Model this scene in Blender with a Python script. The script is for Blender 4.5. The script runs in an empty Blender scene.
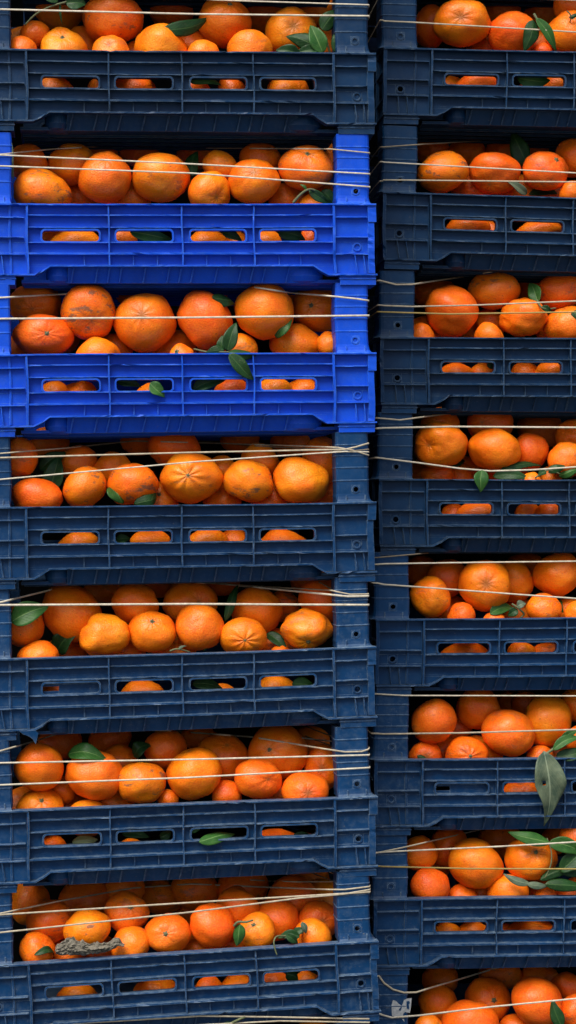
import bpy, bmesh, math, random
import numpy as np
from mathutils import Vector, Matrix, noise as mnoise

S = bpy.context.scene
COL = S.collection
U = 0.0015            # metres per measuring unit at the front of the left stack
D = 3.0               # camera to front of the left stack
K = U / D
CAM = Vector((0, -D, 0))

# ------------------------------------------------------------------ helpers
def ray(px, py):
    return Vector(((px - 288) * K, 1.0, (512 - py) * K))

def project(p):
    d = p.y + D
    return 288 + p.x / d / K, 512 - p.z / d / K

def link(name, mesh, mat=None, parent=None):
    o = bpy.data.objects.new(name, mesh)
    COL.objects.link(o)
    if mat is not None and not mesh.materials:
        mesh.materials.append(mat)
    if parent is not None:
        o.parent = parent
    return o

def tag(o, label=None, cat=None, group=None, kind=None):
    if label: o['label'] = label
    if cat: o['category'] = cat
    if group: o['group'] = group
    if kind: o['kind'] = kind
    return o

def empty(name, mat):
    o = bpy.data.objects.new(name, None)
    o.empty_display_size = 0.02
    COL.objects.link(o)
    o.matrix_world = mat
    return o

# ------------------------------------------------------------------ materials
def new_mat(name):
    m = bpy.data.materials.new(name); m.use_nodes = True
    nt = m.node_tree
    for n in list(nt.nodes): nt.nodes.remove(n)
    out = nt.nodes.new('ShaderNodeOutputMaterial')
    b = nt.nodes.new('ShaderNodeBsdfPrincipled')
    nt.links.new(b.outputs[0], out.inputs[0])
    return m, nt, b

class G:
    """tiny node graph helper"""
    def __init__(s, nt): s.nt = nt
    def n(s, t, **kw):
        nd = s.nt.nodes.new(t)
        for k, v in kw.items(): setattr(nd, k, v)
        return nd
    def l(s, a, b): s.nt.links.new(a, b)
    def put(s, sock, v):
        if hasattr(v, 'is_output') or isinstance(v, bpy.types.NodeSocket): s.l(v, sock)
        else: sock.default_value = v
    def math(s, op, a, b=0.0, clamp=False):
        nd = s.n('ShaderNodeMath', operation=op, use_clamp=clamp)
        s.put(nd.inputs[0], a); s.put(nd.inputs[1], b); return nd.outputs[0]
    def noise(s, vec, scale, detail=3, rough=0.55, out=0):
        nd = s.n('ShaderNodeTexNoise'); s.put(nd.inputs['Vector'], vec)
        nd.inputs['Scale'].default_value = scale; nd.inputs['Detail'].default_value = detail
        nd.inputs['Roughness'].default_value = rough; return nd.outputs[out]
    def rng(s, v, a, b, c=0.0, d=1.0):
        nd = s.n('ShaderNodeMapRange'); s.put(nd.inputs[0], v)
        nd.inputs[1].default_value = a; nd.inputs[2].default_value = b
        nd.inputs[3].default_value = c; nd.inputs[4].default_value = d; return nd.outputs[0]
    def mix(s, f, a, b, bt='MIX'):
        nd = s.n('ShaderNodeMix', data_type='RGBA', blend_type=bt)
        s.put(nd.inputs[0], f); s.put(nd.inputs[6], a); s.put(nd.inputs[7], b); return nd.outputs[2]
    def mapping(s, vec, sc):
        nd = s.n('ShaderNodeMapping'); s.l(vec, nd.inputs[0]); nd.inputs['Scale'].default_value = sc
        return nd.outputs[0]

def plastic(name, base, base2, dust=0.5, dustcol=(0.20, 0.23, 0.27, 1), edge=(0.20, 0.27, 0.38, 1), edgeamt=0.8):
    m, nt, b = new_mat(name); g = G(nt)
    pos = g.n('ShaderNodeNewGeometry'); P = pos.outputs['Position']; N = pos.outputs['Normal']
    n1 = g.noise(P, 14, 4); n2 = g.noise(P, 90, 5, 0.7); n3 = g.noise(P, 420, 3, 0.6)
    c = g.mix(g.rng(n1, .35, .68), base + (1,), base2 + (1,))
    c = g.mix(g.rng(n3, .3, .75, 0, .35), c, tuple(x * .55 for x in base) + (1,))
    # scuffs: stretched streaks
    st = g.noise(g.mapping(P, (60, 60, 600)), 1, 4, .7)
    st2 = g.noise(g.mapping(P, (700, 60, 45)), 1, 4, .7)
    scuff = g.math('MAXIMUM', g.rng(st, .62, .80), g.rng(st2, .66, .82))
    # ledge dust and film of dust
    sep = g.n('ShaderNodeSeparateXYZ'); g.l(N, sep.inputs[0])
    up = g.rng(sep.outputs[2], .35, .95)
    film = g.math('MULTIPLY', g.rng(n2, .46, .78), g.rng(n1, .3, .7, .3, 1))
    d = g.math('ADD', g.math('MULTIPLY', film, .45), g.math('MULTIPLY', up, g.rng(n2, .3, .7, .15, .8)))
    d = g.math('ADD', d, g.math('MULTIPLY', scuff, .35))
    d = g.math('MULTIPLY', d, dust, clamp=True)
    c = g.mix(d, c, dustcol)
    # fine white scratches and specks of dried mud
    s1 = g.noise(g.mapping(P, (120, 120, 1600)), 1, 2, .5); s2 = g.noise(g.mapping(P, (1500, 120, 90)), 1, 2, .5)
    sx = g.math('MULTIPLY', g.math('MAXIMUM', g.rng(s1, .70, .76), g.rng(s2, .71, .77)), g.rng(g.noise(P, 30, 2), .42, .6))
    c = g.mix(g.math('MULTIPLY', sx, .38 * min(1, dust * 1.6)), c, (.32, .36, .40, 1))
    mud = g.math('MULTIPLY', g.rng(g.noise(P, 230, 2, .6), .68, .74), g.rng(g.noise(P, 22, 2), .5, .62))
    c = g.mix(g.math('MULTIPLY', mud, .6 * min(1, dust * 1.5)), c, (.16, .14, .11, 1))
    # worn corners
    bv = g.n('ShaderNodeBevel', samples=4); bv.inputs['Radius'].default_value = .0011
    dt = g.n('ShaderNodeVectorMath', operation='DOT_PRODUCT'); g.l(bv.outputs[0], dt.inputs[0]); g.l(N, dt.inputs[1])
    e = g.rng(dt.outputs['Value'], .985, .80)
    e = g.math('MULTIPLY', e, g.rng(n2, .36, .62, .12, 1))
    e = g.math('MULTIPLY', e, edgeamt, clamp=True)
    c = g.mix(e, c, edge)
    g.l(c, b.inputs['Base Color'])
    g.l(g.rng(n2, .3, .7, .38, .62), b.inputs['Roughness'])
    b.inputs['Specular IOR Level'].default_value = .2
    bmp = g.n('ShaderNodeBump'); bmp.inputs['Strength'].default_value = .35; bmp.inputs['Distance'].default_value = .0008
    g.l(g.math('ADD', g.math('MULTIPLY', n2, .6), g.math('MULTIPLY', n1, 1.6)), bmp.inputs['Height'])
    g.l(bmp.outputs[0], b.inputs['Normal'])
    return m

M_BRIGHT = plastic('bright_blue_plastic', (0.0001, 0.070, 0.60), (0.0001, 0.048, 0.44), .38, (0.08, 0.17, 0.38, 1), (0.10, 0.28, 0.66, 1), .85)
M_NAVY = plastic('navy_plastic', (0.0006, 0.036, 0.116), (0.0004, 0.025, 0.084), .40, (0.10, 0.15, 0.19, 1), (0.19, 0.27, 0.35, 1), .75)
M_WORN = plastic('worn_navy_plastic', (0.001, 0.037, 0.118), (0.0007, 0.026, 0.084), .70, (0.13, 0.18, 0.22, 1), (0.22, 0.30, 0.38, 1), .75)
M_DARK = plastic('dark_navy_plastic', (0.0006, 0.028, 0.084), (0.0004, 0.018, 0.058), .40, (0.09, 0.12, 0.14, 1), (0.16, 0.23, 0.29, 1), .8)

def orange_mat():
    m, nt, b = new_mat('orange_peel'); g = G(nt)
    tc = g.n('ShaderNodeTexCoord'); oi = g.n('ShaderNodeObjectInfo')
    off = g.n('ShaderNodeVectorMath', operation='ADD'); g.l(tc.outputs['Object'], off.inputs[0])
    sc = g.n('ShaderNodeVectorMath', operation='SCALE'); cx = g.n('ShaderNodeCombineXYZ')
    g.l(oi.outputs['Random'], cx.inputs[0]); g.l(oi.outputs['Random'], cx.inputs[2])
    g.l(cx.outputs[0], sc.inputs[0]); sc.inputs['Scale'].default_value = 7.0
    g.l(sc.outputs[0], off.inputs[1]); P = off.outputs[0]
    base = oi.outputs['Color']
    n1 = g.noise(P, 26, 3); n2 = g.noise(P, 120, 4, .65); n3 = g.noise(P, 520, 2, .6)
    warm = g.mix(1.0, base, (0.93, 0.68, 0.6, 1), 'MULTIPLY')
    lite = g.mix(1.0, base, (1.03, 1.28, 1.0, 1), 'MULTIPLY')
    c = g.mix(g.rng(n1, .30, .72), warm, lite)
    c = g.mix(g.rng(n3, .45, .75, 0, .28), c, (0.95, .34, .012, 1))
    c = g.mix(g.rng(n3, .50, .30, 0, .30), c, (0.45, .08, .004, 1))
    # pale rub marks and brown scars
    rub = g.math('MULTIPLY', g.rng(n2, .62, .74), g.rng(n1, .52, .62))
    c = g.mix(g.math('MULTIPLY', rub, .25), c, (.62, .33, .15, 1))
    n4 = g.noise(g.mapping(P, (1, 1, 2.2)), 34, 5, .72)
    sc_amt = g.math('SUBTRACT', 1.0, oi.outputs['Alpha'])
    scar = g.math('MULTIPLY', g.rng(n4, .56, .63), sc_amt)
    c = g.mix(g.math('MULTIPLY', scar, .8), c, (.16, .085, .05, 1))
    # little freckles
    v = g.n('ShaderNodeTexVoronoi', feature='F1'); g.l(P, v.inputs['Vector']); v.inputs['Scale'].default_value = 95
    fr = g.math('MULTIPLY', g.rng(v.outputs['Distance'], .13, .07), g.rng(g.noise(P, 60, 1), .54, .6))
    c = g.mix(g.math('MULTIPLY', fr, .6), c, (.14, .05, .015, 1))
    # attribute: greenish/brown ring round the stem scar
    at = g.n('ShaderNodeAttribute', attribute_name='pole')
    c = g.mix(g.math('MULTIPLY', at.outputs['Fac'], .75), c, (.20, .095, .025, 1))
    g.l(c, b.inputs['Base Color'])
    g.l(g.rng(n2, .3, .7, .34, .52), b.inputs['Roughness'])
    b.inputs['Specular IOR Level'].default_value = .36
    b.inputs['Subsurface Weight'].default_value = .28
    b.inputs['Subsurface Radius'].default_value = (.008, .003, .0008)
    b.inputs['Subsurface Scale'].default_value = 1.0
    pv = g.n('ShaderNodeTexVoronoi', feature='F1'); g.l(P, pv.inputs['Vector']); pv.inputs['Scale'].default_value = 340
    h = g.math('ADD', g.rng(pv.outputs['Distance'], .0, .5), g.math('MULTIPLY', g.noise(P, 150, 3), 1.0))
    bmp = g.n('ShaderNodeBump'); bmp.inputs['Strength'].default_value = .40; bmp.inputs['Distance'].default_value = .0010
    g.l(h, bmp.inputs['Height']); g.l(bmp.outputs[0], b.inputs['Normal'])
    return m
M_ORANGE = orange_mat()

def leaf_mat(name, c1, c2, vein):
    m, nt, b = new_mat(name); g = G(nt)
    uv = g.n('ShaderNodeUVMap'); sep = g.n('ShaderNodeSeparateXYZ'); g.l(uv.outputs[0], sep.inputs[0])
    pos = g.n('ShaderNodeNewGeometry')
    u, v = sep.outputs[0], sep.outputs[1]     # u across, v along
    au = g.math('ABSOLUTE', g.math('SUBTRACT', u, .5))
    mid = g.rng(au, .035, .012)
    w = g.math('SUBTRACT', g.math('MULTIPLY', v, 9), g.math('MULTIPLY', au, 6))
    side = g.rng(g.math('ABSOLUTE', g.math('SUBTRACT', g.math('FRACT', w), .5)), .06, .02)
    n = g.noise(pos.outputs['Position'], 60, 4, .6)
    c = g.mix(g.rng(n, .35, .65), c1 + (1,), c2 + (1,))
    c = g.mix(g.math('MAXIMUM', g.math('MULTIPLY', mid, .7), g.math('MULTIPLY', side, .18)), c, vein + (1,))
    n2 = g.noise(pos.outputs['Position'], 260, 3, .7)
    c = g.mix(g.rng(n2, .6, .75, 0, .5), c, (.13, .13, .07, 1))
    g.l(c, b.inputs['Base Color']); b.inputs['Roughness'].default_value = .42; b.inputs['Specular IOR Level'].default_value = .22
    bmp = g.n('ShaderNodeBump'); bmp.inputs['Strength'].default_value = .5; bmp.inputs['Distance'].default_value = .0008
    g.l(g.math('ADD', n, g.math('MULTIPLY', g.math('ADD', mid, side), -.5)), bmp.inputs['Height']); g.l(bmp.outputs[0], b.inputs['Normal'])
    return m
M_LEAF = {'d': leaf_mat('dark_leaf', (.008, .034, .008), (.013, .052, .012), (.06, .12, .03)),
          'm': leaf_mat('mid_leaf', (.016, .070, .012), (.032, .105, .018), (.14, .24, .07)),
          'p': leaf_mat('pale_leaf', (.045, .075, .050), (.11, .14, .085), (.25, .30, .20)),
          'y': leaf_mat('yellowed_leaf', (.16, .19, .07), (.22, .23, .10), (.30, .30, .16))}

def simple(name, c1, c2, sc, rough=.7, bump=.3, dist=.0006):
    m, nt, b = new_mat(name); g = G(nt); tc = g.n('ShaderNodeNewGeometry').outputs['Position']
    n = g.noise(tc, sc, 5, .65)
    g.l(g.mix(g.rng(n, .3, .7), c1 + (1,), c2 + (1,)), b.inputs['Base Color'])
    b.inputs['Roughness'].default_value = rough
    bmp = g.n('ShaderNodeBump'); bmp.inputs['Strength'].default_value = bump; bmp.inputs['Distance'].default_value = dist
    g.l(n, bmp.inputs['Height']); g.l(bmp.outputs[0], b.inputs['Normal'])
    return m
M_TWIG = simple('green_twig', (.06, .08, .03), (.13, .14, .06), 300)
M_CALYX = simple('calyx_green', (.05, .075, .025), (.14, .13, .06), 500)
M_DRY = simple('dried_leaf', (.055, .050, .036), (.20, .18, .135), 220, .85, .8, .002)
M_BAND = {'w': simple('white_band', (.36, .32, .235), (.62, .565, .44), 130, .6),
          'c': simple('cream_band', (.28, .235, .16), (.48, .42, .30), 130, .65),
          'y': simple('yellow_band', (.26, .18, .045), (.34, .25, .07), 130, .65),
          'g': simple('dull_band', (.12, .095, .06), (.22, .18, .12), 130, .7)}
M_STICK = simple('torn_sticker_paper', (.22, .24, .25), (.42, .43, .43), 260, .8)
M_GROUND = simple('concrete_ground', (.10, .10, .09), (.16, .155, .14), 9, .9)
M_SHADE = simple('dark_shade_panel', (.010, .010, .011), (.018, .017, .017), 6, .9)  # for the unseen panels and cover added to block light
for m_ in (M_SHADE, M_GROUND): m_.node_tree.nodes['Principled BSDF'].inputs['Specular IOR Level'].default_value = 0.0
M_WOOD = simple('bearer_wood', (.20, .14, .08), (.30, .22, .14), 30, .8)

# ------------------------------------------------------------------ crate geometry
# measuring units: X across (27 = first upright, 334 = last), Z up from the rim, Y depth from the front
class MB:
    def __init__(s): s.v = []; s.f = []
    def add(s, vs, fs):
        o = len(s.v); s.v += vs; s.f += [tuple(i + o for i in f) for f in fs]
    def box(s, x0, x1, y0, y1, z0, z1, n=None, axis='x', dz=0.0):
        """box cut into n lengths; dz shifts the far end (slant)"""
        L = (x1 - x0) if axis == 'x' else (z1 - z0)
        if n is None: n = max(1, int(abs(L) / 7))
        vs = []; fs = []
        for i in range(n + 1):
            t = i / n
            if axis == 'x':
                x = x0 + (x1 - x0) * t
                vs += [(x, y0, z0), (x, y1, z0), (x, y1, z1), (x, y0, z1)]
            else:
                z = z0 + (z1 - z0) * t; k = dz * t
                vs += [(x0 + k, y0, z), (x0 + k, y1, z), (x1 + k, y1, z), (x1 + k, y0, z)]
        for i in range(n):
            a = 4 * i; b = a + 4
            for k in range(4):
                k2 = (k + 1) % 4
                fs.append((a + k, b + k, b + k2, a + k2))
        fs.append((3, 2, 1, 0)[::-1]); e = 4 * n; fs.append((e + 3, e + 2, e + 1, e + 0))
        s.add(vs, fs)
    def ring(s, outer, inner, y0, y1):
        """plate between two closed loops (x,z) of equal count, from depth y0 to y1"""
        n = len(outer); vs = []
        for lp in (outer, inner):
            for y in (y0, y1): vs += [(p[0], y, p[1]) for p in lp]
        fs = []
        for i in range(n):
            j = (i + 1) % n
            fs += [(i, j, 2 * n + j, 2 * n + i), (n + j, n + i, 3 * n + i, 3 * n + j),
                   (j, i, n + i, n + j), (2 * n + i, 2 * n + j, 3 * n + j, 3 * n + i)]
        s.add(vs, fs)
    def strip(s, pts, th, y0, y1):
        """flange that follows pts (x,z), th thick downwards"""
        out = []
        for a, b in zip(pts[:-1], pts[1:]):
            L = math.hypot(b[0] - a[0], b[1] - a[1]); n = max(1, int(L / 4))
            out += [(a[0] + (b[0] - a[0]) * i / n, a[1] + (b[1] - a[1]) * i / n) for i in range(n)]
        out.append(pts[-1]); vs = []; fs = []
        for x, z in out: vs += [(x, y0, z), (x, y1, z), (x, y1, z - th), (x, y0, z - th)]
        for i in range(len(out) - 1):
            a = 4 * i; b = a + 4
            for k in range(4):
                k2 = (k + 1) % 4; fs.append((a + k, a + k2, b + k2, b + k))
        fs.append((0, 1, 2, 3)); e = 4 * (len(out) - 1); fs.append((e + 3, e + 2, e + 1, e))
        s.add(vs, fs)

def rrect(x0, x1, z0, z1, r, n=5):
    pts = []
    for cx, cz, a0 in ((x1 - r, z1 - r, 0), (x0 + r, z1 - r, 90), (x0 + r, z0 + r, 180), (x1 - r, z0 + r, 270)):
        for i in range(n + 1):
            a = math.radians(a0 + 90 * i / n); pts.append((cx + r * math.cos(a), cz + r * math.sin(a)))
    return pts
def circ(cx, cz, r, n=24):
    return [(cx + r * math.cos(2 * math.pi * i / n), cz + r * math.sin(2 * math.pi * i / n)) for i in range(n)]
def sq(cx, cz, h, n=24):
    out = []
    for i in range(n):
        a = 2 * math.pi * i / n; c, s_ = math.cos(a), math.sin(a); m = max(abs(c), abs(s_))
        out.append((cx + h * c / m, cz + h * s_ / m))
    return out

SLOTS = [(42, 98), (115, 171), (189.5, 245), (260, 315)]

def front_panel(blocked, torn=False):
    m = MB(); W0, W1 = 8, 11
    if torn:      # flap of plastic torn from the lower corner
        pts = [(17, -71.5), (24, -71.9), (33, -71.6), (36, -74.5), (34.5, -80), (33, -85.5), (30.5, -80.5), (27, -77.5), (21, -75)]
        n = len(pts); vs = [(x, -.8 - (z + 71) * .12, z) for x, z in pts] + [(x, .5 - (z + 71) * .12, z) for x, z in pts]
        m.add(vs, [tuple(range(n)), tuple(range(2 * n - 1, n - 1, -1))] + [(i, i + n, (i + 1) % n + n, (i + 1) % n) for i in range(n)])
    # tub wall in pieces round the hand slots
    m.box(26, 335, W0, W1, -24.9, -0.6); m.box(26, 335, W0, W1, -62, -38.1)
    xs = [26] + [v for s in SLOTS for v in s] + [335]
    for i in range(0, len(xs), 2): m.box(xs[i], xs[i + 1], W0, W1, -38.1, -24.9)
    for k, (a, b) in enumerate(SLOTS):
        m.ring(rrect(a - 1.5, b + 1.5, -38.5, -24.5, 4.3), rrect(a, b, -37.0, -26.0, 3.4), 2.6, 11.5)
        m.ring(rrect(a - .02, b + .02, -38.1, -24.9, .3), rrect(a, b, -37.0, -26.0, 3.4), 8.2, 10.9)
        if k in blocked:      # moulding flash left in the slot
            m.box(a + 16, b - .5, 8.6, 10, -37.2, -25.8)
            m.box(a + .3, a + 16.5, 8.8, 9.8, -37.2, -34); m.box(a + .3, a + 16.5, 8.8, 9.8, -29.5, -25.8)
            m.box(a + 3, b - 3, 7.8, 9, -27.6, -26.6)
    # ribs
    for z, th, y in ((-11, 1.1, 1.6), (-23, .9, 2.2), (-38.2, .9, 2.2), (-49.6, 1.7, .6)):
        segs = [(28, 107.4), (108.6, 180.4), (181.6, 252.4), (253.6, 333)]
        for a, b in segs: m.box(a, b, y, 9, z - th / 2, z + th / 2)
    for x, t in ((108, 1.3), (181, 1.3), (253, 1.3)): m.box(x - t / 2, x + t / 2, .9, 9, -61, -1.2, axis='z')
    m.box(26.0, 27.9, -.3, 10, -70, -1.2, axis='z'); m.box(333, 335.2, -.3, 10, -70, -1.2, axis='z')
    for x in (83, 132, 156, 205, 229, 278, 300): m.box(x - .4, x + .4, 5.2, 9, -60.6, -50.4, axis='z')
    # bottom flange with raised middle
    m.strip([(-24, -70.3), (33, -70.3), (41, -66.5), (49, -61.2), (312, -61.2), (319, -66), (327, -70.3), (377, -70.3)], 1.5, -.4, 12)
    # gusset plates behind the sloping ends
    for sgn, pts in ((1, [(28, -60), (50, -60), (40, -66.8), (34, -69.9), (28, -69.9)]), (-1, [(333, -60), (311, -60), (319, -65.8), (326, -69.9), (333, -69.9)])):
        n = len(pts); vs = [(x, 8.1, z) for x, z in pts] + [(x, 10.8, z) for x, z in pts]
        m.add(vs, [tuple(range(n)), tuple(range(2 * n - 1, n - 1, -1))] + [(i, i + n, (i + 1) % n + n, (i + 1) % n) for i in range(n)])
    return m

def rim():
    m = MB()
    m.box(-25, 27, -1.0, 12, -1.8, 0, n=16); m.box(27.05, 334, -.8, 12, -1.5, 0, n=70); m.box(334.05, 377.5, -1.0, 12, -1.8, 0, n=14)
    return m

def skirt():
    m = MB()
    # sloping lower part of the tub, seen under the flange
    n = 45; vs = []; fs = []
    for i in range(n + 1):
        x = 66 + (298 - 66) * i / n
        vs += [(x, 9, -62.6), (x, 15, -78), (x, 18, -78), (x, 12, -62.6)]
    for i in range(n):
        a = 4 * i; b = a + 4
        for k in range(4): fs.append((a + k, a + (k + 1) % 4, b + (k + 1) % 4, b + k))
    fs += [(0, 1, 2, 3), (4 * n + 3, 4 * n + 2, 4 * n + 1, 4 * n)]
    m.add(vs, fs)
    for x in range(72, 296, 12):
        if x % 24 == 0 or x % 36 == 0:
            m.add([(x - .5 + d, y, z) for d, y, z in ((0, 5, -62.7), (0, 10, -62.7), (-3, 16, -77.6), (-3, 11.5, -77.6))] +
                  [(x + .6 + d, y, z) for d, y, z in ((0, 5, -62.7), (0, 10, -62.7), (-3, 16, -77.6), (-3, 11.5, -77.6))],
                  [(0, 1, 2, 3), (7, 6, 5, 4), (0, 4, 5, 1), (1, 5, 6, 2), (2, 6, 7, 3), (3, 7, 4, 0)])
    # rounded feet
    for cx, w in ((57, 13), (303, 21)):
        k = 14; ring = [(math.cos(math.pi * i / k), math.sin(math.pi * i / k)) for i in range(k + 1)]
        vs = []; fs = []
        for (y0, sc, z) in ((9, 1, -62.7), (8, 1, -71), (10, .93, -76), (16, .80, -79)):
            for c, s_ in ring: vs.append((cx + w * c * sc, y0 + 16 - 16 * s_ * sc, z))
        R = k + 1
        for j in range(3):
            for i in range(k): fs.append((j * R + i, j * R + i + 1, (j + 1) * R + i + 1, (j + 1) * R + i))
        fs.append(tuple(3 * R + i for i in range(R)))
        m.add(vs, fs)
    return m

def corner_block(side, plug=False):
    m = MB(); rib = lambda a, b, z: m.box(a, b, 1.2, 7, z - .6, z + .6, n=5)
    if side > 0:
        x0, x1, hx, hz = 335.2, 375, 358, -43
        for z in (-13.5, -33.5, -50.5): rib(335.5, 368.5, z)
        m.box(368.6, 375.2, 2.2, 8.4, -69.6, -18.5, n=14, axis='z'); m.box(369, 377.5, .8, 8.4, -18.4, -1.9, n=5, axis='z')
        sl = ((354.6, 2.2), (363.4, 2.0)); stp = (366, 368.7)
    else:
        x0, x1, hx, hz = -24, 25.9, -6, -43
        for z in (-13.5, -33.5, -50.5): rib(-21, 24, z)
        m.box(-24.5, -21, .6, 8.4, -69.6, -1.9, n=14, axis='z'); m.box(9, 11, 3.8, 7, -69.6, -1.9, n=6, axis='z')
        sl = ((-9.4, 2), (.2, 2.2)); stp = (20, 25.9)
    h = 5
    m.box(x0, x1, 6, 8.6, -70, hz - h); m.box(x0, x1, 6, 8.6, hz + h, -1.6)
    m.box(x0, hx - h, 6, 8.6, hz - h, hz + h); m.box(hx + h, x1, 6, 8.6, hz - h, hz + h)
    m.ring(sq(hx, hz, h), circ(hx, hz, 2.9), 6, 8.6); m.ring(circ(hx, hz, 4.3), circ(hx, hz, 2.9), 4.9, 8)
    if plug: m.box(hx - 3.6, hx + 3.6, 6.6, 8, hz - 3.6, hz + 3.6, n=1)
    for x, k in sl: m.box(x, x + 1.1, 2.2, 7, -51, -70, n=5, axis='z', dz=k)
    # foot block that sits on the post below
    if side > 0: m.box(339, 375.5, 2.5, 40, -81, -71.9, n=10); m.box(338, 375.5, 1.6, 6, -75.5, -74.3, n=10)
    else: m.box(-23, 14, 2.5, 40, -81, -71.9, n=10); m.box(-23, 15, 1.6, 6, -75.5, -74.3, n=10)
    return m

def post(side, plug=False):
    m = MB()
    if side > 0: a, b, hx = 337.5, 371, 357; sg = 1
    else: a, b, hx = 11.5, -26, -6; sg = -1
    hz = 13; h = 4.2
    # path in plan from the inner edge round the outer corner
    path = [(a, 34), (a, 16), (a, 5.6), (a + sg * 1.6, 4.2)]
    xs = sorted([a + sg * 4, hx - h, hx + h, b - sg * 5], reverse=(sg < 0))
    path += [(x, 4) for x in xs]
    path += [(b - sg * 2.2, 4.6), (b - sg * .6, 6.2), (b, 8.5), (b, 20), (b, 32), (b, 44)]
    nrm = []
    for i in range(len(path)):
        p = path[max(0, i - 1)]; q = path[min(len(path) - 1, i + 1)]
        tx, ty = q[0] - p[0], q[1] - p[1]; L = math.hypot(tx, ty)
        nrm.append((ty / L * sg, -tx / L * sg))
    zs = [(0, 4.6), (1.2, 2.6), (3, 1.2), (6, .4), (hz - h, 0), (hz + h, 0)]
    for z in (22, 35, 47, 58): zs += [(z - .7, 0), (z - .35, .55), (z + .35, .55), (z + .7, 0)]
    zs += [(66, 0), (71, 0), (71.01, -.8)]
    P = len(path); Z = len(zs); vs = []
    for off in (0, -2.6):
        for z, o in zs:
            for (x, y), (nx, ny) in zip(path, nrm):
                if o > .6: # flare only where it faces out
                    fo = o if ny < -.3 or (nx * sg > .3) else 0
                else: fo = o
                vs.append((x + nx * (fo + off), y + ny * (fo + off), z))
    fs = []; hi = 4 + [i for i in range(3) if {xs[i], xs[i + 1]} == {hx - h, hx + h}][0]
    for j in range(Z - 1):
        for i in range(P - 1):
            if j == 4 and i == hi: continue
            q = (j * P + i, j * P + i + 1, (j + 1) * P + i + 1, (j + 1) * P + i)
            fs.append(q); o = P * Z; fs.append(tuple(k + o for k in q[::-1]))
    o = P * Z
    for i in range(P - 1): fs += [(i, i + 1, i + 1 + o, i + o), ((Z - 1) * P + i, (Z - 1) * P + i + o, (Z - 1) * P + i + 1 + o, (Z - 1) * P + i + 1)]
    for j in range(Z - 1):
        for i in (0, P - 1): fs.append((j * P + i, (j + 1) * P + i, (j + 1) * P + i + o, j * P + i + o))
    m.add(vs, fs)
    m.ring(sq(hx, hz, h), circ(hx, hz, 2.6), 4.0, 6.6); m.ring(circ(hx, hz, 4.0), circ(hx, hz, 2.6), 3.4, 6)
    if plug: m.box(hx - 3.2, hx + 3.2, 4.7, 6, hz - 3.2, hz + 3.2, n=1)
    # buttress fins at the foot
    for x in ((hx - 10 * sg), (hx + 9 * sg)): m.box(x, x + .8, 1.4, 4.4, .1, 7, n=2, axis='z')
    return m

DEP = 262
def side_wall(side):
    m = MB(); x0, x1 = (366, 369) if side > 0 else (-21, -18)
    m.box(x0, x1, 12, DEP - 12, -70, -52, n=1); m.box(x0, x1, 12, DEP - 12, -24, -1, n=1)
    for y0, y1 in ((12, 40), (84, 100), (140, 156), (DEP - 40, DEP - 12)): m.box(x0, x1, y0, y1, -52, -24, n=1)
    e0, e1 = (369, 375.5) if side > 0 else (-24.5, -21)
    m.box(e0, e1, 8.5, DEP - 8.5, -1.5, 0, n=1); m.box(e0, e1, 8.5, DEP - 8.5, -71.6, -70, n=1)
    m.box(e0, e1 - .6, 12.2, DEP - 12, -24, -22.6, n=1); m.box(e0, e1 - .6, 12.2, DEP - 12, -53.4, -52, n=1)
    for y in (60, 120, 180, 220): m.box(e0, e1 - .4, y, y + 1.5, -70, -1.5, n=1)
    return m
def base():
    m = MB()
    m.box(20, 341, 16, DEP - 16, -77.5, -74.5, n=24)
    for y in range(40, DEP - 30, 22): m.box(22, 339, y, y + 2, -80, -77.4, n=1)
    return m

def build(mb, name, mat, parent, seed, flip=False, bevel=True, amp=1.0):
    """turn measuring units into metres, bend everything a little, roughen the edges"""
    v = np.array(mb.v, float)
    if flip: v[:, 0] = 352 - v[:, 0]; v[:, 1] = DEP - v[:, 1]
    x, y, z = v[:, 0].copy(), v[:, 1].copy(), v[:, 2].copy()
    r = random.Random(seed); p = [r.uniform(0, 6.28) for _ in range(8)]
    v[:, 2] += amp * (.7 * np.sin(x / 95 + p[0]) + .15 * np.sin(x / 33 + p[1])) * np.clip((z + 90) / 60, 0, 1)
    v[:, 1] += amp * (.9 * np.sin(x / 80 + p[2]) + .2 * np.sin(x / 34 + z / 30 + p[3]))
    v[:, 0] += amp * (.5 * np.sin(z / 22 + p[4]) + .3 * np.sin(z / 9 + p[5] + x / 40))
    # nicked, worn front edges
    rg = np.random.RandomState(seed % 100000)
    key = np.round(v * 2).astype(int)
    front = (y < 2.5)
    jit = (rg.rand(len(v), 3) - .5) * np.array([.10, .38, .10]); v[front] += jit[front] * amp
    chip = front & (rg.rand(len(v)) < .035); v[chip, 1] += rg.rand(int(chip.sum())) * 2.0; v[chip, 2] += (rg.rand(int(chip.sum())) - .5) * 1.0
    v[:, 0] -= 181
    me = bpy.data.meshes.new(name); me.from_pydata([tuple(a) for a in (v * U)], [], mb.f)
    me.validate()
    bm = bmesh.new(); bm.from_mesh(me); bmesh.ops.recalc_face_normals(bm, faces=bm.faces); bm.to_mesh(me); bm.free()
    o = link(name, me, mat, parent)
    if bevel:
        bv = o.modifiers.new('soft_edges', 'BEVEL'); bv.width = .0003; bv.segments = 1; bv.limit_method = 'ANGLE'; bv.angle_limit = math.radians(50)
        bv.use_clamp_overlap = True
    return o

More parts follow.
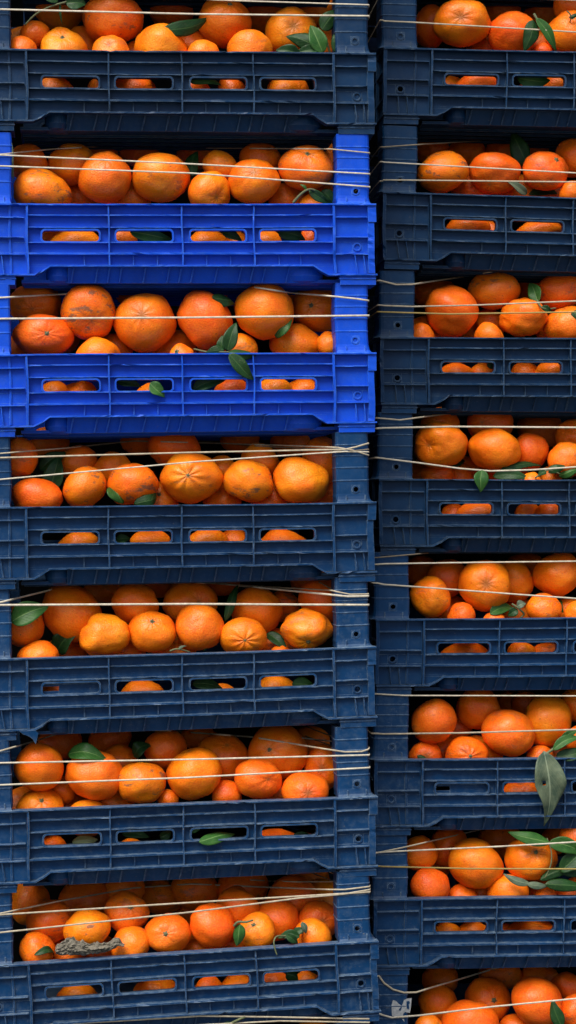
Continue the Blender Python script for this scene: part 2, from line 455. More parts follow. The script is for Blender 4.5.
def make_crate(M, mat, seed, blocked=(), label='', plug=''):
    t = empty('plastic_crate', M)
    tag(t, label, 'crate', 'stacked plastic fruit crates')
    bld = lambda mb, n, k, **kw: build(mb, n, mat, t, seed * 31 + k, **kw)
    k = seed * 31
    build(front_panel(blocked, 't' in plug), 'front_panel', mat, t, k)
    build(rim(), 'rim', mat, t, k)
    build(skirt(), 'bottom_skirt', mat, t, k)
    for s in (1, -1):
        build(corner_block(s, 'b' in plug), 'corner_block', mat, t, k, bevel=True)
        build(post(s, 'p' in plug), 'corner_post', mat, t, k, bevel=False)
        build(post(s), 'corner_post', mat, t, k, flip=True, bevel=False)
        build(side_wall(s), 'side_panel', mat, t, k, bevel=False)
    build(front_panel(()), 'back_panel', mat, t, k, flip=True, bevel=False)
    build(base(), 'base', mat, t, k, bevel=False)
    return t

# ------------------------------------------------------------------ placing crates
def crate_matrix(Y, yaw, A, B, yA, xm, yB):
    """solve x, z and roll so that front rim points land where they were measured"""
    def res(q):
        tx, tz, roll = q
        M = Matrix.Translation((tx, Y, tz)) @ Matrix.Rotation(yaw, 4, 'Z') @ Matrix.Rotation(roll, 4, 'Y')
        a = project(M @ Vector(((A - 181) * U, 0, 0))); b = project(M @ Vector(((B - 181) * U, 0, 0)))
        return np.array([(a[0] if xm[0] == 'A' else (a[0] + b[0]) / 2) - xm[1], a[1] - yA, b[1] - yB]), M
    q = np.array([0., 0., 0.])
    for _ in range(30):
        r, M = res(q); J = np.zeros((3, 3))
        for i in range(3):
            d = q.copy(); d[i] += 1e-4; J[:, i] = (res(d)[0] - r) / 1e-4
        q = q - np.linalg.solve(J, r)
    return res(q)[1]

YAW = math.radians(6)
LY, RY = 0.0, D / 0.935 - D
L = [(-1, 180, -104, -99), (0, 179.8, 48.5, 53), (1, 180.5, 202.7, 204.3), (2, 180, 355, 352), (3, 180, 507.5, 502),
     (4, 180.3, 658.5, 648), (5, 181, 811, 797.5), (6, 182.5, 963, 944), (7, 183, 1114, 1091)]
R = [(-1, 431.7, -97, -93), (0, 431.7, 48, 51.5), (1, 431.5, 193.5, 197), (2, 429, 337, 338.5), (3, 427.5, 479, 479),
     (4, 424, 618.5, 618), (5, 423, 759, 758), (6, 422, 899, 897.5), (7, 423, 1040, 1037)]
ORD = ['first', 'second', 'third', 'fourth', 'fifth', 'sixth', 'seventh', 'eighth', 'ninth', 'tenth',
       'eleventh', 'twelfth', 'thirteenth', 'fourteenth', 'fifteenth', 'sixteenth', 'seventeenth', 'eighteenth', 'nineteenth', 'twentieth']
LLAB = {-1: 'navy crate lying empty on top of left stack, above the frame', 0: 'topmost visible navy crate of left stack, above the bright blue crates',
        1: 'upper of the two bright blue crates', 2: 'lower of the two bright blue crates',
        3: 'navy crate directly under the bright blue crates', 4: 'worn navy crate of left stack, leftmost hand slot almost closed, torn lower left corner',
        5: 'worn navy crate of left stack with green leaf poking out of third hand slot', 6: 'lowest fully visible crate of left stack, dry leaf on its rim',
        7: 'navy crate at foot of left stack, only its fruit tops in view'}
RLAB = {-1: 'dark navy crate lying empty on top of right stack, above the frame', 0: 'topmost dark navy crate of right stack, yellowish band across its fruit',
        1: 'second dark navy crate of right stack, beside the upper bright blue crate', 2: 'dark navy crate of right stack beside the lower bright blue crate',
        3: 'fourth crate of right stack with small leaf hanging over its rim', 4: 'fifth crate of right stack holding a fruit with rough brown dimple',
        5: 'sixth crate of right stack with big greyish leaf hanging down its front', 6: 'seventh crate of right stack with leafy twigs across its fruit',
        7: 'crate at foot of right stack with torn white sticker on its post'}
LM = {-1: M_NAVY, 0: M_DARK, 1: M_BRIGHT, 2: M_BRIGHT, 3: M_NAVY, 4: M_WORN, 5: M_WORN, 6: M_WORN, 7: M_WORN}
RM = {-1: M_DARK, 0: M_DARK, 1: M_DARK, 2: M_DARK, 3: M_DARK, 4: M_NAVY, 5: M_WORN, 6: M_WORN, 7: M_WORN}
MATS = {}
CR = {}
for i, xm, ya, yb in L:
    M = crate_matrix(LY, YAW, 27, 334, ya, ('m', xm), yb); MATS['L', i] = M
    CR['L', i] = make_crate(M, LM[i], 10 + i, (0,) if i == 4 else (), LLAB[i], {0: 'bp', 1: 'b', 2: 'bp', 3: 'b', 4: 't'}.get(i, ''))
for i, xa, ya, yb in R:
    M = crate_matrix(RY, math.radians(5), 27, 175, ya, ('A', xa), yb); MATS['R', i] = M
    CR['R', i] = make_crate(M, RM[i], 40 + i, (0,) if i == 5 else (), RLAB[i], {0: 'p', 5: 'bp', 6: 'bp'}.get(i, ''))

def unproj(key, px, py, depth):
    """point on the ray through (px,py) at local depth (units) inside a crate"""
    M = MATS[key]; n = M.to_3x3() @ Vector((0, 1, 0)); p0 = M @ Vector((0, depth * U, 0))
    d = ray(px, py); t = n.dot(p0 - CAM) / n.dot(d)
    return CAM + d * t

# ------------------------------------------------------------------ oranges
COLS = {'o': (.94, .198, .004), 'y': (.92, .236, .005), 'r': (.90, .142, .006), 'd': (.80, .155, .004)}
WORD = {'o': 'orange', 'y': 'yellowish', 'r': 'reddish', 'd': 'deep orange'}
NS, NR = 40, 26
def orange_mesh(rx, rz, rnd, pole=None, star=False, lump=1.0, tilt=0.0, rough_dimple=False):
    """lumpy citrus: flattened, puckered at the stem end, faint segments"""
    ax = Vector(pole).normalized() if pole else Vector((rnd.gauss(0, 1), rnd.gauss(0, .8), rnd.gauss(0, 1))).normalized()
    q = Vector((0, 0, 1)).rotation_difference(ax).to_matrix()
    seed = Vector((rnd.uniform(0, 99), rnd.uniform(0, 99), rnd.uniform(0, 99)))
    segn = rnd.choice((8, 9, 10)); flat = rnd.uniform(.86, .93)
    vs = []; pw = []; ph0 = rnd.uniform(0, 6)
    dd = rnd.uniform(.05, .10); navel = rnd.uniform(.02, .06)
    for j in range(NR + 1):
        th = math.pi * (j / NR); 
        cols = NS if 0 < j < NR else 1
        for i in range(cols):
            ph = 2 * math.pi * i / NS
            v = Vector((math.sin(th) * math.cos(ph), math.sin(th) * math.sin(ph), math.cos(th)))
            r = 1.0
            near = math.exp(-(th / .33) ** 2); far = math.exp(-((math.pi - th) / .24) ** 2)
            r -= dd * near + navel * far
            a = (.035 if star else .008) * math.exp(-((th - .38) / .34) ** 2) + .004
            r += a * (abs(math.sin(segn * ph / 2 + ph0 + .25 * math.sin(3 * ph))) * 2 - 1.2)
            r += lump * (.060 * mnoise.noise(v * 1.2 + seed) + .022 * mnoise.noise(v * 2.8 + seed) + .006 * mnoise.noise(v * 7 + seed))
            v = v * r; v.z *= flat
            vs.append(q @ v); pw.append(math.exp(-(th / (.26 if rough_dimple else .10)) ** 2) * (1 if not star else .8))
    fs = []
    idx = lambda j, i: 0 if j == 0 else (1 + (NR - 1) * NS if j == NR else 1 + (j - 1) * NS + i % NS)
    for j in range(NR):
        for i in range(NS):
            q4 = [idx(j, i), idx(j + 1, i), idx(j + 1, i + 1), idx(j, i + 1)]
            f = []
            for k in q4:
                if k not in f: f.append(k)
            fs.append(tuple(f))
    a = np.array([tuple(v) for v in vs])
    if tilt:
        c, s_ = math.cos(tilt), math.sin(tilt); Rm = np.array([[c, 0, s_], [0, 1, 0], [-s_, 0, c]])
        a = a @ Rm
    lo, hi = a.min(0), a.max(0); cen = (lo + hi) / 2; half = (hi - lo) / 2
    tgt = np.array([rx, (rx + rz) / 2, rz])
    if tilt:   # stretch along the tilted axis
        a = (a - cen) / half; a = a @ Rm.T * np.array([rx, (rx + rz) / 2, rz]) @ Rm
    else: a = (a - cen) / half * tgt
    me = bpy.data.meshes.new('orange'); me.from_pydata([tuple(v) for v in a], [], fs)
    me.polygons.foreach_set('use_smooth', [True] * len(me.polygons))
    at = me.attributes.new('pole', 'FLOAT', 'POINT'); at.data.foreach_set('value', [float(x) for x in pw])
    me.materials.append(M_ORANGE)
    pole_co = Vector(a[0]); pn = (Vector(a[0]) - Vector(a[1:1 + NS].mean(0))); 
    return me, pole_co, ax

def calyx_mesh(r):
    mb = MB(); n = 10; vs = [(0, 0, .28 * r)]; 
    for i in range(n):
        a = 2 * math.pi * i / n; k = r * (1.0 if i % 2 == 0 else .55); vs.append((k * math.cos(a), k * math.sin(a), .02 * r if i % 2 == 0 else .12 * r))
    for i in range(n):
        a = 2 * math.pi * i / n; vs.append((.25 * r * math.cos(a), .25 * r * math.sin(a), .30 * r))
    for i in range(n):
        a = 2 * math.pi * i / n; vs.append((.20 * r * math.cos(a), .20 * r * math.sin(a), .62 * r))
    vs.append((0, 0, .62 * r)); top = len(vs) - 1
    for i in range(n):
        j = (i + 1) % n
        mb.f += [(1 + i, 1 + j, 1 + n + j, 1 + n + i), (1 + n + i, 1 + n + j, 1 + 2 * n + j, 1 + 2 * n + i), (1 + 2 * n + i, 1 + 2 * n + j, top)]
    mb.v = vs[:]; me = bpy.data.meshes.new('calyx'); me.from_pydata(vs, [], mb.f); me.materials.append(M_CALYX)
    return me

# (x, y, rx, rz, layer, colour, flags)  layer 0 front row, 1 behind, 2 at the back, 3 seen through a hand slot
# flags: s star-shaped stem end towards us, n rough dimple towards us, b scarred, c green button showing, t/T leaning, k smooth knobbly
O = {}
O['L', 0] = [(22,50,15,14,0,'r',''),(64,50,24,23,0,'y','c'),(111,55,20,20,0,'o',''),(161,51,27,26,0,'y',''),(250,54,23,23,0,'o',''),(113,20,31,24,1,'r','b'),
  (203,57,17,17,0,'o',''),(225,22,27,26,1,'d',''),(291,33,26,25,1,'y','n'),(35,34,15,14,1,'d',''),(60,8,25,24,2,'o',''),(170,8,24,24,2,'d',''),(262,13,21,20,2,'d',''),(312,5,21,20,2,'y',''),
  (135,55,14,14,1,'d',''),(325,25,16,20,2,'d',''),
  (54,94,21,20,3,'y',''),(135,90,20,18,3,'d',''),(193,93,16,18,3,'o',''),(232,91,13,16,3,'d',''),(288,93,19,19,3,'o',''),(103,92,14,16,3,'d','')]
O['L', 1] = [(43,192,29,24,0,'o','b'),(105,177,27,26,0,'r','t'),(161,178,29,24.5,0,'o',''),(254,182,27,23,0,'o','n'),(306,168,28,23,0,'o','c'),(209,192,21,21,0,'o',''),
  (72,164,24,21,1,'o',''),(28,163,20,19,1,'d',''),(220,167,18,17,1,'o',''),(260,160,21,18,1,'d',''),(313,208,14,14,1,'o',''),(140,150,21,18,2,'d',''),(195,152,20,18,2,'d',''),(325,160,14,18,2,'d',''),(100,150,20,18,2,'d',''),
  (75,247,25,20,3,'o',''),(48,244,14,16,3,'d',''),(122,240,14,15,3,'r',''),(207,246,18,17,3,'o',''),(268,243,13,14,3,'o',''),(311,240,10,14,3,'r',''),(235,244,11,14,3,'d','')]
O['L', 2] = [(43,335,31,21,0,'r',''),(144.5,323,32,30,0,'o','n'),(264,311,30,29,0,'o',''),(88,312,27,28,0,'o','bt'),(205,320,28,30,0,'r',''),(98,359,23,22,0,'o',''),(296,346,27,23,0,'y',''),(181,358,13,15,0,'o',''),(243,350,15,17,1,'o',''),
  (316,309,25,23,1,'d',''),(329,345,13,14,1,'y',''),(35,305,26,22,1,'d',''),(140,293,24,20,2,'d',''),(206,292,22,18,2,'d',''),(290,292,20,18,2,'d',''),(66,340,14,14,2,'d',''),
  (54,395,15,15,3,'d',''),(79,396,17,16,3,'o',''),(150,396,14,14,3,'o',''),(233,393,17,16,3,'r',''),(274,393,17,16,3,'o',''),(304,393,18,16,3,'o','')]
O['L', 3] = [(37,498,26,20,0,'r',''),(84.5,487,22,21,0,'o','bt'),(133,484,26,21,0,'o','b'),(191.5,478,32,26,0,'y','s'),(248,481,25,21.5,0,'y','b'),(301.5,480,28.5,23,0,'o',''),
  (174,449,27,20,1,'r',''),(113,470,20,19,1,'o',''),(78,464,20,19,1,'o',''),(18,457,20,20,1,'d',''),(260,460,19,18,1,'y',''),(221,469,14,14,1,'o',''),(324,460,22,24,1,'o',''),(240,438,20,16,2,'d',''),(140,440,20,16,2,'d',''),(290,442,20,16,2,'d',''),(50,442,20,16,2,'d',''),
  (78,545,18,14,3,'o',''),(150,542,18,14,3,'o',''),(207,542,19,15,3,'o',''),(233,543,15,15,3,'o',''),(285,545,23,17,3,'o','')]
O['L', 4] = [(38,658,21,18,0,'o',''),(105,635,25.5,22,0,'o','k'),(152,632,24,21,0,'o','c'),(200,627,24.5,23.5,0,'r',''),(243,637,24,20,0,'y','s'),(307,629,27,21,0,'o','kc'),
  (72,613,30,29,1,'o','T'),(135,603,24,21,1,'o',''),(22,625,22,22,1,'o',''),(190,602,28,23,1,'d',''),(257,611,26,24,1,'o',''),(283,606,17,16,1,'d','b'),(322,600,24,24,1,'r',''),(310,579,20,16,2,'r',''),(105,588,22,16,2,'d',''),(222,582,18,14,2,'d',''),(281,657,12,12,1,'d',''),(160,584,20,14,2,'d',''),
  (58,690,18,14,3,'o',''),(143,695,20,16,3,'d',''),(277,690,18,16,3,'o',''),(222,695,14,12,3,'d','')]
O['L', 5] = [(39,767,25,25,0,'o',''),(94,775,29,25,0,'r',''),(141,783,25,21,0,'y','b'),(194,774,28,26,0,'o',''),(258,779,24,20.5,0,'r',''),(305,792,24,20,0,'r','n'),(40,809,24,20,0,'y','c'),(86,818,21,19,0,'y',''),
  (227,795,15,15,1,'r',''),(223,759,27,25,1,'d',''),(278,751,30,28,1,'d',''),(322,768,18,24,1,'o','n'),(118,764,20,20,1,'r',''),(165,750,22,21,1,'d',''),(110,738,22,18,2,'d',''),(168,800,11,11,1,'d',''),(60,742,22,18,2,'d',''),(62,790,14,14,1,'d',''),(310,742,20,16,2,'d',''),(200,738,20,14,2,'d',''),
  (50,849,15,14,3,'o',''),(277,844,20,16,3,'r',''),(305,846,13,14,3,'d',''),(130,852,15,14,3,'d',''),(225,850,14,14,3,'d','')]
O['L', 6] = [(37,950,18,18,0,'o',''),(87,930,24,21,0,'o','b'),(131,945,20,19,0,'o',''),(168,933,23.5,20,0,'r',''),(212,926,22.5,22,0,'r',''),(257,930,19,18,0,'y','c'),(313,936,19,18,0,'y',''),
  (50,922,24,22,1,'r',''),(127,912,23,21,1,'r',''),(277,919,22,21,1,'r',''),(318,921,21,20,1,'r','n'),(292,900,25,25,1,'r',''),(238,908,22,21,1,'d',''),(322,903,20,24,1,'o','n'),(85,899,27,23,2,'d',''),(30,903,20,22,2,'d',''),(243,888,26,22,2,'d',''),(195,890,24,20,2,'d',''),(160,897,22,18,2,'d',''),(125,888,20,16,2,'d',''),(310,878,20,16,2,'d',''),(190,912,14,16,2,'d',''),
  (78,998,19,15,3,'y',''),(110,996,10,12,3,'d',''),(157,992,21,15,3,'o','n'),(210,990,14,15,3,'o',''),(238,988,17,15,3,'o',''),(275,984,15,14,3,'r',''),(308,984,13,14,3,'d','')]
O['L', 7] = [(60,1050,27,24,0,'d',''),(112,1046,26,24,0,'d',''),(165,1048,27,24,0,'d',''),(216,1045,25,24,0,'o',''),(268,1043,27,24,0,'d',''),(315,1042,24,24,0,'o','')]
O['R', 0] = [(462,24,29,23,0,'y','n'),(513,34,25,22,0,'r',''),(570,33,25,22,0,'o','c'),(431,26,19,21,1,'d',''),(544,14,22,22,2,'d',''),(500,8,21,20,2,'d',''),(571,5,18,17,1,'o',''),(543,54,11,11,1,'r',''),(600,15,22,22,1,'o',''),
  (481,87,23,16,3,'r',''),(558,88,14,16,3,'o',''),(530,92,13,14,3,'d',''),(452,90,13,15,3,'d','')]
O['R', 1] = [(443,172,26,21,0,'o','b'),(495,173,26,21,0,'r',''),(545.5,171,23.5,20,0,'r',''),(576,158,21,19,1,'o',''),(572,194,13,13,0,'o',''),(504,152,20,18,2,'d',''),(531,152,18,17,2,'d',''),(465,152,20,18,2,'d',''),(600,176,22,20,0,'o',''),(432,150,18,16,2,'d',''),
  (468,229,20,14,3,'o',''),(492,232,11,12,3,'o',''),(538,233,22,15,3,'o',''),(565,233,14,14,3,'d','')]
O['R', 2] = [(452,311,28,25,0,'r','T'),(523,317,24,20,0,'y','k'),(568,326,25,20,0,'o',''),(494,290,26.5,20,1,'d','b'),(561,291,25,20,1,'r',''),(489,338,15,16,0,'o',''),(420,338,15,15,1,'o',''),(490,322,16,14,1,'d',''),(434,292,22,18,2,'d',''),(600,305,22,20,0,'o',''),(530,285,18,15,2,'d',''),(548,335,12,12,1,'d',''),
  (456,374,16,12,3,'o',''),(482,374,12,12,3,'d',''),(552,372,15,13,3,'o',''),(525,374,13,13,3,'d','')]
O['R', 3] = [(441,445,26.5,24,0,'o','k'),(494,449,27,21,0,'o',''),(567,460,20,18,0,'o',''),(529,452,20,19,1,'r',''),(490,423,23,20,1,'d',''),(440,425,20,18,1,'o',''),(540,428,23,20,2,'d',''),(437,476,17,15,1,'d',''),(531,483,11,11,0,'y',''),(572,436,17,17,1,'o',''),(598,450,20,20,0,'o',''),(550,478,12,12,1,'y',''),(460,478,14,14,1,'d',''),
  (478,513,20,13,3,'r',''),(453,515,11,12,3,'d',''),(553,513,16,13,3,'r',''),(528,514,12,12,3,'d','')]
O['R', 4] = [(430,597,20.5,21,0,'o',''),(484,586,26,26,0,'o','n'),(461,617,14.5,15,0,'r',''),(544,609,18,16,0,'o',''),(557,575,25,22.5,1,'o','t'),(513,581,20,22,1,'o',''),(447,579,22,20,1,'d',''),(578,614,14,14,0,'y',''),(493,624,13,13,0,'r',''),(420,570,16,15,2,'d',''),(595,585,20,22,1,'o',''),(525,564,18,12,2,'d',''),
  (466,656,23,15,3,'o','n'),(522,653,13,12,3,'o',''),(549,654,15,12,3,'o','')]
O['R', 5] = [(434,721,23,23,0,'r',''),(508,733,27,23.5,0,'r',''),(425,756,17,16,0,'r','n'),(467,755,22,18.5,0,'o','s'),(547,721,25,26,0,'y','T'),(478,708,22,22,1,'d',''),(578,704,18,19,0,'y',''),(581,740,16,16,0,'o',''),(457,729,16,16,1,'d',''),(526,704,15,14,2,'d',''),(540,757,14,12,1,'d',''),(600,720,20,20,0,'o',''),(510,704,14,14,2,'d',''),
  (480,795,16,13,3,'d',''),(522,793,18,14,3,'r',''),(549,795,11,12,3,'d','')]
O['R', 6] = [(476,863,28,25,0,'y',''),(531,858,27,22,0,'o',''),(430,886,20,18,0,'r',''),(508,893,21,19,0,'o',''),(463,900,16,16,0,'r',''),(420,853,18,18,1,'o',''),(448,847,20,20,1,'d',''),(576,838,17,18,0,'r',''),(571,897,16,16,1,'r',''),(545,900,13,13,1,'r',''),(500,840,22,18,2,'d',''),(437,868,14,14,1,'o',''),(598,865,20,20,0,'o',''),(555,840,14,14,2,'d',''),
  (447,934,14,12,3,'o',''),(475,933,16,13,3,'y',''),(534,934,24,15,3,'o',''),(506,935,10,12,3,'d','')]
O['R', 7] = [(537,1002,27,24,0,'r','T'),(470,1024,29,24,0,'r',''),(488,1000,23,23,1,'o',''),(438,1004,20,21,1,'o',''),(429,1030,15,16,0,'o',''),(577,1012,19,20,0,'r',''),(568,988,17,16,1,'r',''),(500,975,22,16,2,'d',''),(540,978,20,14,2,'d',''),(440,980,18,16,2,'d',''),(515,1030,18,16,1,'d',''),(600,1000,20,22,1,'o','')]

def surf_depth(key, px, py, default=46):
    """local depth (units) of the first fruit surface behind a spot"""
    best = None; d = ray(px, py); dn = d.normalized()
    for c, r, *_ in PLACED.get(key, ()):
        oc = CAM - c; b = oc.dot(dn); q = b * b - (oc.length_squared - r * r)
        if q > 0:
            t = -b - math.sqrt(q); p = CAM + dn * t; loc = MATS[key].inverted() @ p
            v = loc.y / U
            if best is None or v < best: best = v
    return default if best is None else best

PLACED = {}
LN = {0: 'top navy crate of left stack', 1: 'upper bright blue crate', 2: 'lower bright blue crate', 3: 'navy crate under the blue ones',
      4: 'fifth crate of left stack', 5: 'sixth crate of left stack', 6: 'seventh crate of left stack', 7: 'lowest crate of left stack'}
RN = {i: ORD[i] + ' crate of right stack' for i in range(7)}; RN[7] = 'lowest crate of right stack'; RN[0] = 'top crate of right stack'
for key, lst in O.items():
    cname = (LN if key[0] == 'L' else RN)[key[1]]
    placed = []; PLACED[key] = placed
    order = sorted(range(len(lst)), key=lambda i: (0 if lst[i][4] == 0 else 1 if lst[i][4] == 3 else lst[i][4] + 1))
    items = []
    for i in order:
        x, y, rx, rz, lay, col, fl = lst[i]
        if lay == 3: y += .18 * rz; rx *= 1.15; rz *= 1.15
        start = {0: 13, 1: 30, 2: 115, 3: 30}[lay]
        d = start + (rx + rz) / 2
        while True:
            c = unproj(key, x, y, d); pxm = (c.y + D) * K
            r = (rx + rz) / 2 * pxm
            bad = any((c - q[0]).length < .93 * (r + q[1]) for q in placed)
            if not bad or d > DEP - 40: break
            d += 2.0
        placed.append((c, r, x, y)); items.append((i, c, pxm))
    # fruit further down that shows in the gaps between the others
    if key[1] >= 0 and key[1] < 7:
        lx0, lx1 = (16, 335) if key[0] == 'L' else (int([q for q in R if q[0] == key[1]][0][1]) - 10, 590)
        Mi = MATS[key].inverted(); rnd = random.Random(key[1] * 7 + (key[0] == 'L'))
        for _ in range(4 if key[0] == 'L' else 3):
            best = None
            for gx in range(lx0 + 8, lx1 - 6, 6):
                zr = project(MATS[key] @ Vector((0, 0, 0)))[1]
                xx = (gx - 181) if key[0] == 'L' else 0
                # rim height above this column
                hit = Mi @ unproj(key, gx, zr, 0); rim_y = zr + hit.z / U
                cnt = 0
                for dx in (-8, 0, 8):
                    for dy in (3, 8, 14, 20):
                        if surf_depth(key, gx + dx, rim_y - dy, 999) > 500: cnt += 1
                if best is None or cnt > best[0]: best = (cnt, gx, rim_y)
            if best is None or best[0] < 2: break
            rr = rnd.uniform(19, 23); lst.append((best[1], best[2] - 3, rr, rr * .93, 1, 'd', ''))
            d = 30 + rr
            while d < DEP - 40:
                c = unproj(key, best[1], best[2] - 3, d); pxm = (c.y + D) * K
                if not any((c - q[0]).length < .93 * (rr * pxm + q[1]) for q in placed): break
                d += 2
            placed.append((c, rr * pxm, best[1], best[2])); items.append((len(lst) - 1, c, pxm))
    # leave out fruit that nothing of the photograph shows
    Mi = MATS[key].inverted(); seen = {}
    xo = project(MATS[key] @ Vector((0, 0, 0)))
    for gx in range(0, 577, 3):
        h0 = Mi @ unproj(key, gx, xo[1], 0); sc_ = D / (MATS[key].translation.y + D)
        for gz in list(range(-1, 72, 3)) + [-29, -32, -35]:
            gy = xo[1] + (h0.z / U - gz) * sc_
            if not 0 <= gy <= 1024: continue
            if gz < -20 and not any(a_ < h0.x / U + 181 < b_ for a_, b_ in SLOTS): continue
            dn = ray(gx, gy).normalized(); bt = None
            for k_, (c_, r_, *_q) in enumerate(placed):
                oc = CAM - c_; b_ = oc.dot(dn); q_ = b_ * b_ - (oc.length_squared - r_ * r_)
                if q_ > 0:
                    t_ = -b_ - math.sqrt(q_)
                    if bt is None or t_ < bt[0]: bt = (t_, k_)
            if bt: seen[bt[1]] = seen.get(bt[1], 0) + 1
    keep = [k_ for k_ in range(len(items)) if seen.get(k_, 0) >= 4]
    items = [items[k_] for k_ in keep]; placed[:] = [placed[k_] for k_ in keep]
    rows = {}
    for i, c, pxm in items: rows.setdefault({0: 'f', 1: 'b', 2: 'd', 3: 's'}[lst[i][4]], []).append(i)
    for i, c, pxm in items:
        x, y, rx, rz, lay, col, fl = lst[i]
        rnd = random.Random(hash((key[0] == 'L', key[1], i)) & 0xffff)
        if lay == 3: rx *= 1.15; rz *= 1.15
        pole = None
        if 's' in fl: pole = (rnd.uniform(-.15, .15), -1, rnd.uniform(-.2, .1))
        elif 'n' in fl: pole = (rnd.uniform(-.2, .35), -1, rnd.uniform(0, .35))
        elif 'c' in fl: pole = (rnd.uniform(-.3, .4), -.75, .55 if 'k' not in fl else -.6)
        if not fl and lay < 2 and rnd.random() < .16: fl = 'c'; pole = (rnd.uniform(-.5, .6), -.8, rnd.uniform(-.3, .6))
        tl = .55 if 't' in fl else (-.6 if 'T' in fl else 0.0)
        me, pc, pax = orange_mesh(rx * pxm, rz * pxm, rnd, pole, 's' in fl, 3.0 if ('k' in fl) else rnd.uniform(1.2, 2.1), tl, 'n' in fl)
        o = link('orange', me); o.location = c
        b = COLS[col]; j = rnd.uniform(.82, 1.16) * (.90 if key[0] == 'R' else 1)  # right stack's shade is put into its fruit colour, deeper than the left
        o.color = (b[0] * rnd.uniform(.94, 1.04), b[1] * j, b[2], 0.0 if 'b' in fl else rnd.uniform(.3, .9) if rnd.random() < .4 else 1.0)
        row = {0: 'f', 1: 'b', 2: 'd', 3: 's'}[lay]; rk = sorted(rows[row], key=lambda k: lst[k][0]); n = rk.index(i)
        size = 'big' if rx > 26 else 'small' if rx < 18 else 'medium'
        if lay == 3:
            pos = 'second' if False else ORD[n]
            lab = f'{WORD[col]} fruit glimpsed through hand slots, {pos} from left, {cname}'
        else:
            where = {'f': 'in front row', 'b': 'peeping out behind front row', 'd': 'in shadow at the back'}[row]
            if 's' in fl: look = f'{WORD[col]} fruit with star-shaped crease'
            elif 'n' in fl: look = f'{WORD[col]} fruit with rough skin'
            elif 'b' in fl: look = f'scarred {WORD[col]} fruit'
            else: look = f'{size} {WORD[col]} fruit'
            lab = f'{look}, {ORD[n]} from left {where}, {cname}'
        w = lab.split()
        if len(w) > 16: lab = lab.replace('with star-shaped crease', 'with star crease').replace('with rough skin', 'rough-skinned').replace('navy crate under the blue ones','navy crate under blue ones'); w = lab.split()
        if len(w) > 16: lab = lab.replace('peeping out behind front row', 'behind front row').replace('in shadow at the back', 'at the back')
        tag(o, lab, 'orange', 'oranges in the crates')
        if 'c' in fl or 's' in fl:
            cm = calyx_mesh((3.6 if 'c' in fl else 2.6) * pxm)
            cy = link('calyx', cm, None, o)
            cy.location = pc * .985; cy.rotation_euler = Vector((0, 0, 1)).rotation_difference(pax).to_euler()

def leaf_mesh(P0, P1, width, nrm, bow, fold, rnd, curl=.5, wav=.07, hole=False):
    ax = (P1 - P0); Ln = ax.length; ax = ax / Ln; side = ax.cross(nrm).normalized(); n = side.cross(ax).normalized()
    if n.dot(nrm) < 0: n = -n
    nv, nu = 16, 8; vs = []; uvs = []
    p = rnd.uniform(0, 6); sb = rnd.uniform(-.10, .10); tw = rnd.uniform(-.7, .7) if not hole else -.35
    side0, n0 = side, n
    for j in range(nv + 1):
        v = j / nv; q_ = Matrix.Rotation(tw * (v - .3), 3, ax); side = q_ @ side0; n = q_ @ n0
        w = width / 2 * (math.sin(math.pi * v ** .82) ** .8) * (1 - .25 * v) * 1.12 + width * .012
        if hole: w *= (1 - .62 * max(0, v - .45) / .55)
        cen = P0 + ax * (Ln * v) + n * (bow * Ln * math.sin(math.pi * v)) + side * (sb * Ln * math.sin(math.pi * v)) - n * curl * Ln * v ** 3 * .3
        for i in range(nu + 1):
            u = i / nu * 2 - 1
            h = fold * w * abs(u) + wav * w * math.sin(v * 13 + p + 1.3 * u) * abs(u)
            vs.append(cen + side * (u * w) + n * h); uvs.append((i / nu, v))
    fs = []
    for j in range(nv):
        for i in range(nu):
            if hole and j == 6 and i == 5: continue
            a = j * (nu + 1) + i; fs.append((a, a + 1, a + nu + 2, a + nu + 1))
    return vs, fs, uvs

def add_leaf(key, spec, parent=None, name='leaf'):
    bx, by, tx, ty, w, dep, kind = spec[:7]; opt = spec[7] if len(spec) > 7 else ''
    rnd = random.Random(int(bx * 7 + by * 13 + tx))
    if dep is None:
        ds = [surf_depth(key, bx + (tx - bx) * t, by + (ty - by) * t) for t in (.1, .35, .6, .9)]
        d0 = max(5, min(ds[0], min(ds) + 14) - 2.5); d1 = max(5, min(ds[3], min(ds) + 14) - 2.5)
        mid = min(ds[1], ds[2]) - 2.5; need = (d0 + d1) / 2 - mid
    elif isinstance(dep, tuple): d0, d1 = dep; need = 1
    else: d0 = d1 = dep; need = 1
    P0 = unproj(key, bx, by, d0); P1 = unproj(key, tx, ty, d1)
    Ln = (P1 - P0).length; nrm = (CAM - (P0 + P1) / 2).normalized() + Vector((rnd.uniform(-.3, .3), 0, rnd.uniform(.05, .5)))
    bow = min(.35, max(.04, need * U / Ln + .02))
    width = w * 1.04 * (P0.y + D) * K
    vs, fs, uvs = leaf_mesh(P0, P1, width, nrm.normalized(), bow, rnd.choice((-1, 1)) * rnd.uniform(.15, .5), rnd, wav=.16 if 'h' in opt else .05, hole='h' in opt)
    me = bpy.data.meshes.new(name); org = P0.copy()
    me.from_pydata([tuple(v - org) for v in vs], [], fs)
    uv = me.uv_layers.new(name='UVMap')
    for lp in me.loops: uv.data[lp.index].uv = uvs[lp.vertex_index]
    me.polygons.foreach_set('use_smooth', [True] * len(me.polygons))
    o = link(name, me, M_LEAF[kind]); o.location = org
    so = o.modifiers.new('thickness', 'SOLIDIFY'); so.thickness = .0005
    if parent is not None:
        o.parent = parent; o.location = org - parent.location
    return o, org

